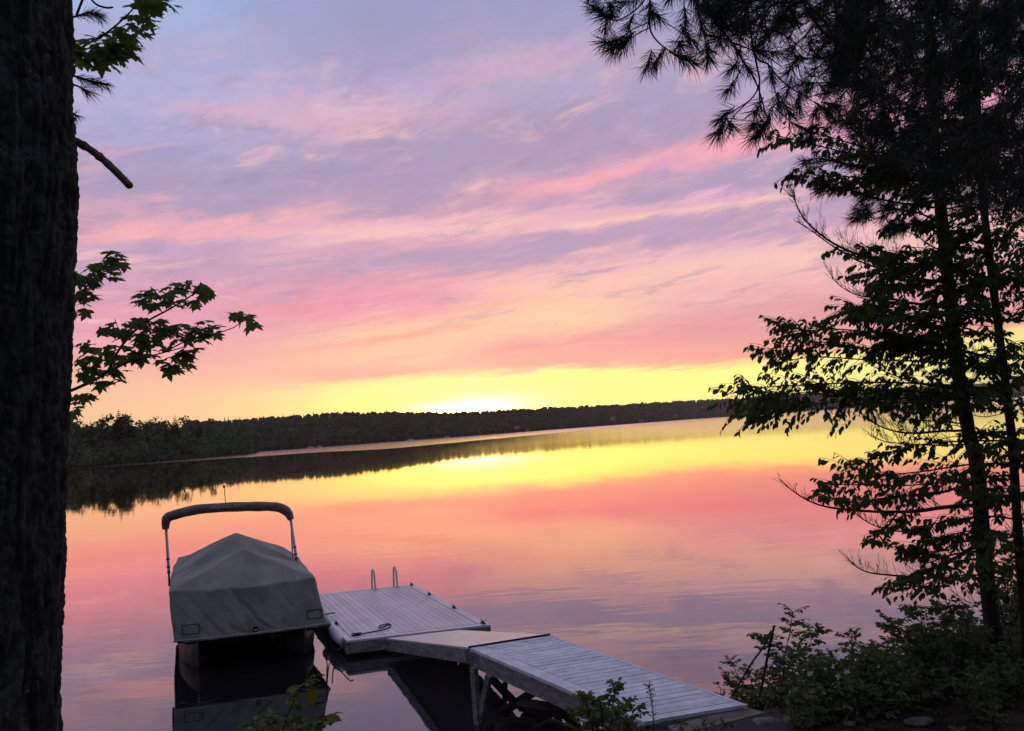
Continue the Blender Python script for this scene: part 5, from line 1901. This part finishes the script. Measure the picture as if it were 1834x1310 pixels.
def on_ground(x, y, lift=0.0):
    d = ray(x, y)
    lo, hi = 2.5, 11.0
    o = Vector((0, 0, EYE))
    t = lo
    while t < 14:
        p = o + d / d.y * t
        if p.z < ground_z(p.x, p.y):
            break
        t += .02
    return Vector((p.x, p.y, ground_z(p.x, p.y) + lift))


def stone(p, sx, sy, sz, label, m='stone', group='stones on the bank', sink=.3):
    s = random.uniform(0, 50)
    V = []
    for v in ICO3_V:
        n_ = Vector(v)
        k = 1 + .28 * mnoise.noise(n_ * 1.2 + Vector((s, 0, 0))) + .10 * mnoise.noise(n_ * 3.1 + Vector((0, s, 0)))
        q = Vector((round(v[0] * 2.2) / 2.2 * .25 + v[0] * .75, v[1], max(v[2], -.6)))
        V.append((p.x + q.x * sx * k, p.y + q.y * sy * k, p.z + (q.z + 1 - sink * 2) * sz * k))
    mb = MB()
    mb.addgrid(V, ICO3_F)
    return tag(mb.build('stone', M[m], smooth=True), label, 'stone', group)


stone(on_ground(1380, 1308), .15, .12, .07, 'rounded grey stone half cut by the bottom edge beside the rubber mat')
stone(on_ground(1418, 1300), .07, .07, .06, 'small grey stone behind the rounded stone at the mat')
stone(on_ground(1435, 1312), .12, .08, .04, 'flat grey stone right of the rounded stone at the mat')
stone(on_ground(1524, 1299), .055, .04, .022, 'little pale flat stone alone on the forest floor below the middle shrub')
stone(on_ground(1645, 1297), .12, .08, .035, 'largest pale flat stone on the bare forest floor at the lower right')
stone(on_ground(1560, 1285), .04, .04, .03, 'small round stone between the two pale flat stones')
stone(on_ground(1330, 1302), .07, .05, .012, 'thin pale flake of stone lying on the rubber mat')
for (x, y, sx, sz, l) in ((893, 1296, .18, .10, 'dark boulder under the ramp next to the front post'), (925, 1300, .28, .12, 'flat dark boulder under the ramp, right of the front post'), (962, 1285, .2, .12, 'dark stone deeper under the ramp below the cross brace'),
                          (905, 1280, .10, .07, 'small dark stone behind the boulder at the front post'), (985, 1305, .26, .12, 'dark boulder under the ramp close to the leafy bush')):
    q = on_z(x, y, .02)
    stone(Vector((q.x, q.y, -.06)), sx * .95, sx * .8, sz * .95, l, 'rubble', 'boulders under the ramp')
for pix, r, l in (([(1620, 1272), (1640, 1269), (1660, 1275), (1668, 1276)], .010, 'pale bare root curving on the ground above the large flat stone'), ([(1745, 1290), (1765, 1292), (1786, 1297)], .009, 'pale root lying near the right edge of the forest floor'),
                  ([(1770, 1285), (1775, 1275), (1800, 1268), (1815, 1272)], .010, 'bent pale root looping beside the fern'), ([(1512, 1299), (1520, 1285), (1530, 1272)], .012, 'slanting pale branch piece left of the little flat stone'), ([(1550, 1262), (1575, 1264), (1597, 1258)], .014, 'grey fallen branch lying below the dark bush'),
                  ([(1640, 1240), (1655, 1238), (1662, 1236)], .008, 'short pale twig on the ground under the pine'), ([(1700, 1306), (1715, 1312), (1730, 1309)], .009, 'small root at the bottom edge right of the flat stone')):
    p = smooth_path([on_ground(x, y, .012) for x, y in pix], 5)
    mb = MB()
    mb.tube(p, [r * (1 + .3 * mnoise.noise((i * .5, r * 900, 0))) for i in range(len(p))], 7, True, .12)
    tag(mb.build('root', M['plank']), l, 'root', 'bare roots and fallen branches')
for (x, y, l) in ((1500, 1211, 'largest white blossom among the shrub leaves'), (1450, 1206, 'white blossom left of the largest one in the tallest shrub'), (1516, 1203, 'small white blossom right above the largest one'), (1478, 1198, 'tiny white blossom highest in the shrub')):
    c = at(x, y, 6.7)
    mb = MB()
    k = 7
    ang = [6.28 * i / k + random.uniform(-.2, .2) for i in range(k)]
    sc = .030 if 'largest' in l else .018
    leaves(mb, [c] * k, [(math.cos(a), -.35, math.sin(a) * .8 + .2) for a in ang], [(0, -1, .5)] * k, [sc * random.uniform(.8, 1.2) for _ in range(k)], OVATE, .62)
    tag(mb.build('blossom', M['petal']), l, 'flower', 'white blossoms in the shrubs')
# leaf litter on the bare ground
P, d, nr, Ls = [], [], [], []
for i in range(2600):
    x, y = random.uniform(.6, 6.0), random.uniform(3.8, 8.8)
    z = ground_z(x, y)
    if z < .25:
        continue
    P.append((x, y, z + .006))
    a = random.random() * 6.28
    d.append((math.cos(a), math.sin(a), random.uniform(-.1, .3)))
    nr.append((random.uniform(-.4, .4), random.uniform(-.4, .4), 1))
    Ls.append(random.uniform(.025, .075))
mb = MB()
leaves(mb, P, d, nr, Ls, OVATE, .9)
P2, d2 = [], []
for i in range(2500):
    x, y = random.uniform(.6, 6.0), random.uniform(3.8, 8.8)
    if ground_z(x, y) < .25:
        continue
    P2.append((x, y, ground_z(x, y) + .008))
    a = random.random() * 6.28
    d2.append((math.cos(a), math.sin(a), .05))
needles(mb, P2, d2, rng.uniform(.06, .14, len(P2)), .004)
tag(mb.build('leaf_litter', M['litter']), 'brown fallen leaves and needles scattered over the forest floor', 'leaf litter', kind='stuff')


# ------------------------------------------------------------------ the evening air
def haze():
    m = bpy.data.materials.new('evening_haze')
    m.use_nodes = True
    t = m.node_tree
    t.nodes.clear()
    q = G(t)
    pv = q.node('ShaderNodeVolumePrincipled')
    pv.inputs['Color'].default_value = (1.0, 0.86, 0.76, 1)
    pv.inputs['Density'].default_value = 0.000085
    pv.inputs['Anisotropy'].default_value = 0.55
    o = q.node('ShaderNodeOutputMaterial')
    t.links.new(pv.outputs[0], o.inputs['Volume'])
    m.cycles.homogeneous_volume = True
    mb = MB()
    mb.box((0, 2530, 64), (6100, 0, 0), (0, 2590, 0), (0, 0, 68))
    tag(mb.build('haze', m), kind='stuff')


haze()
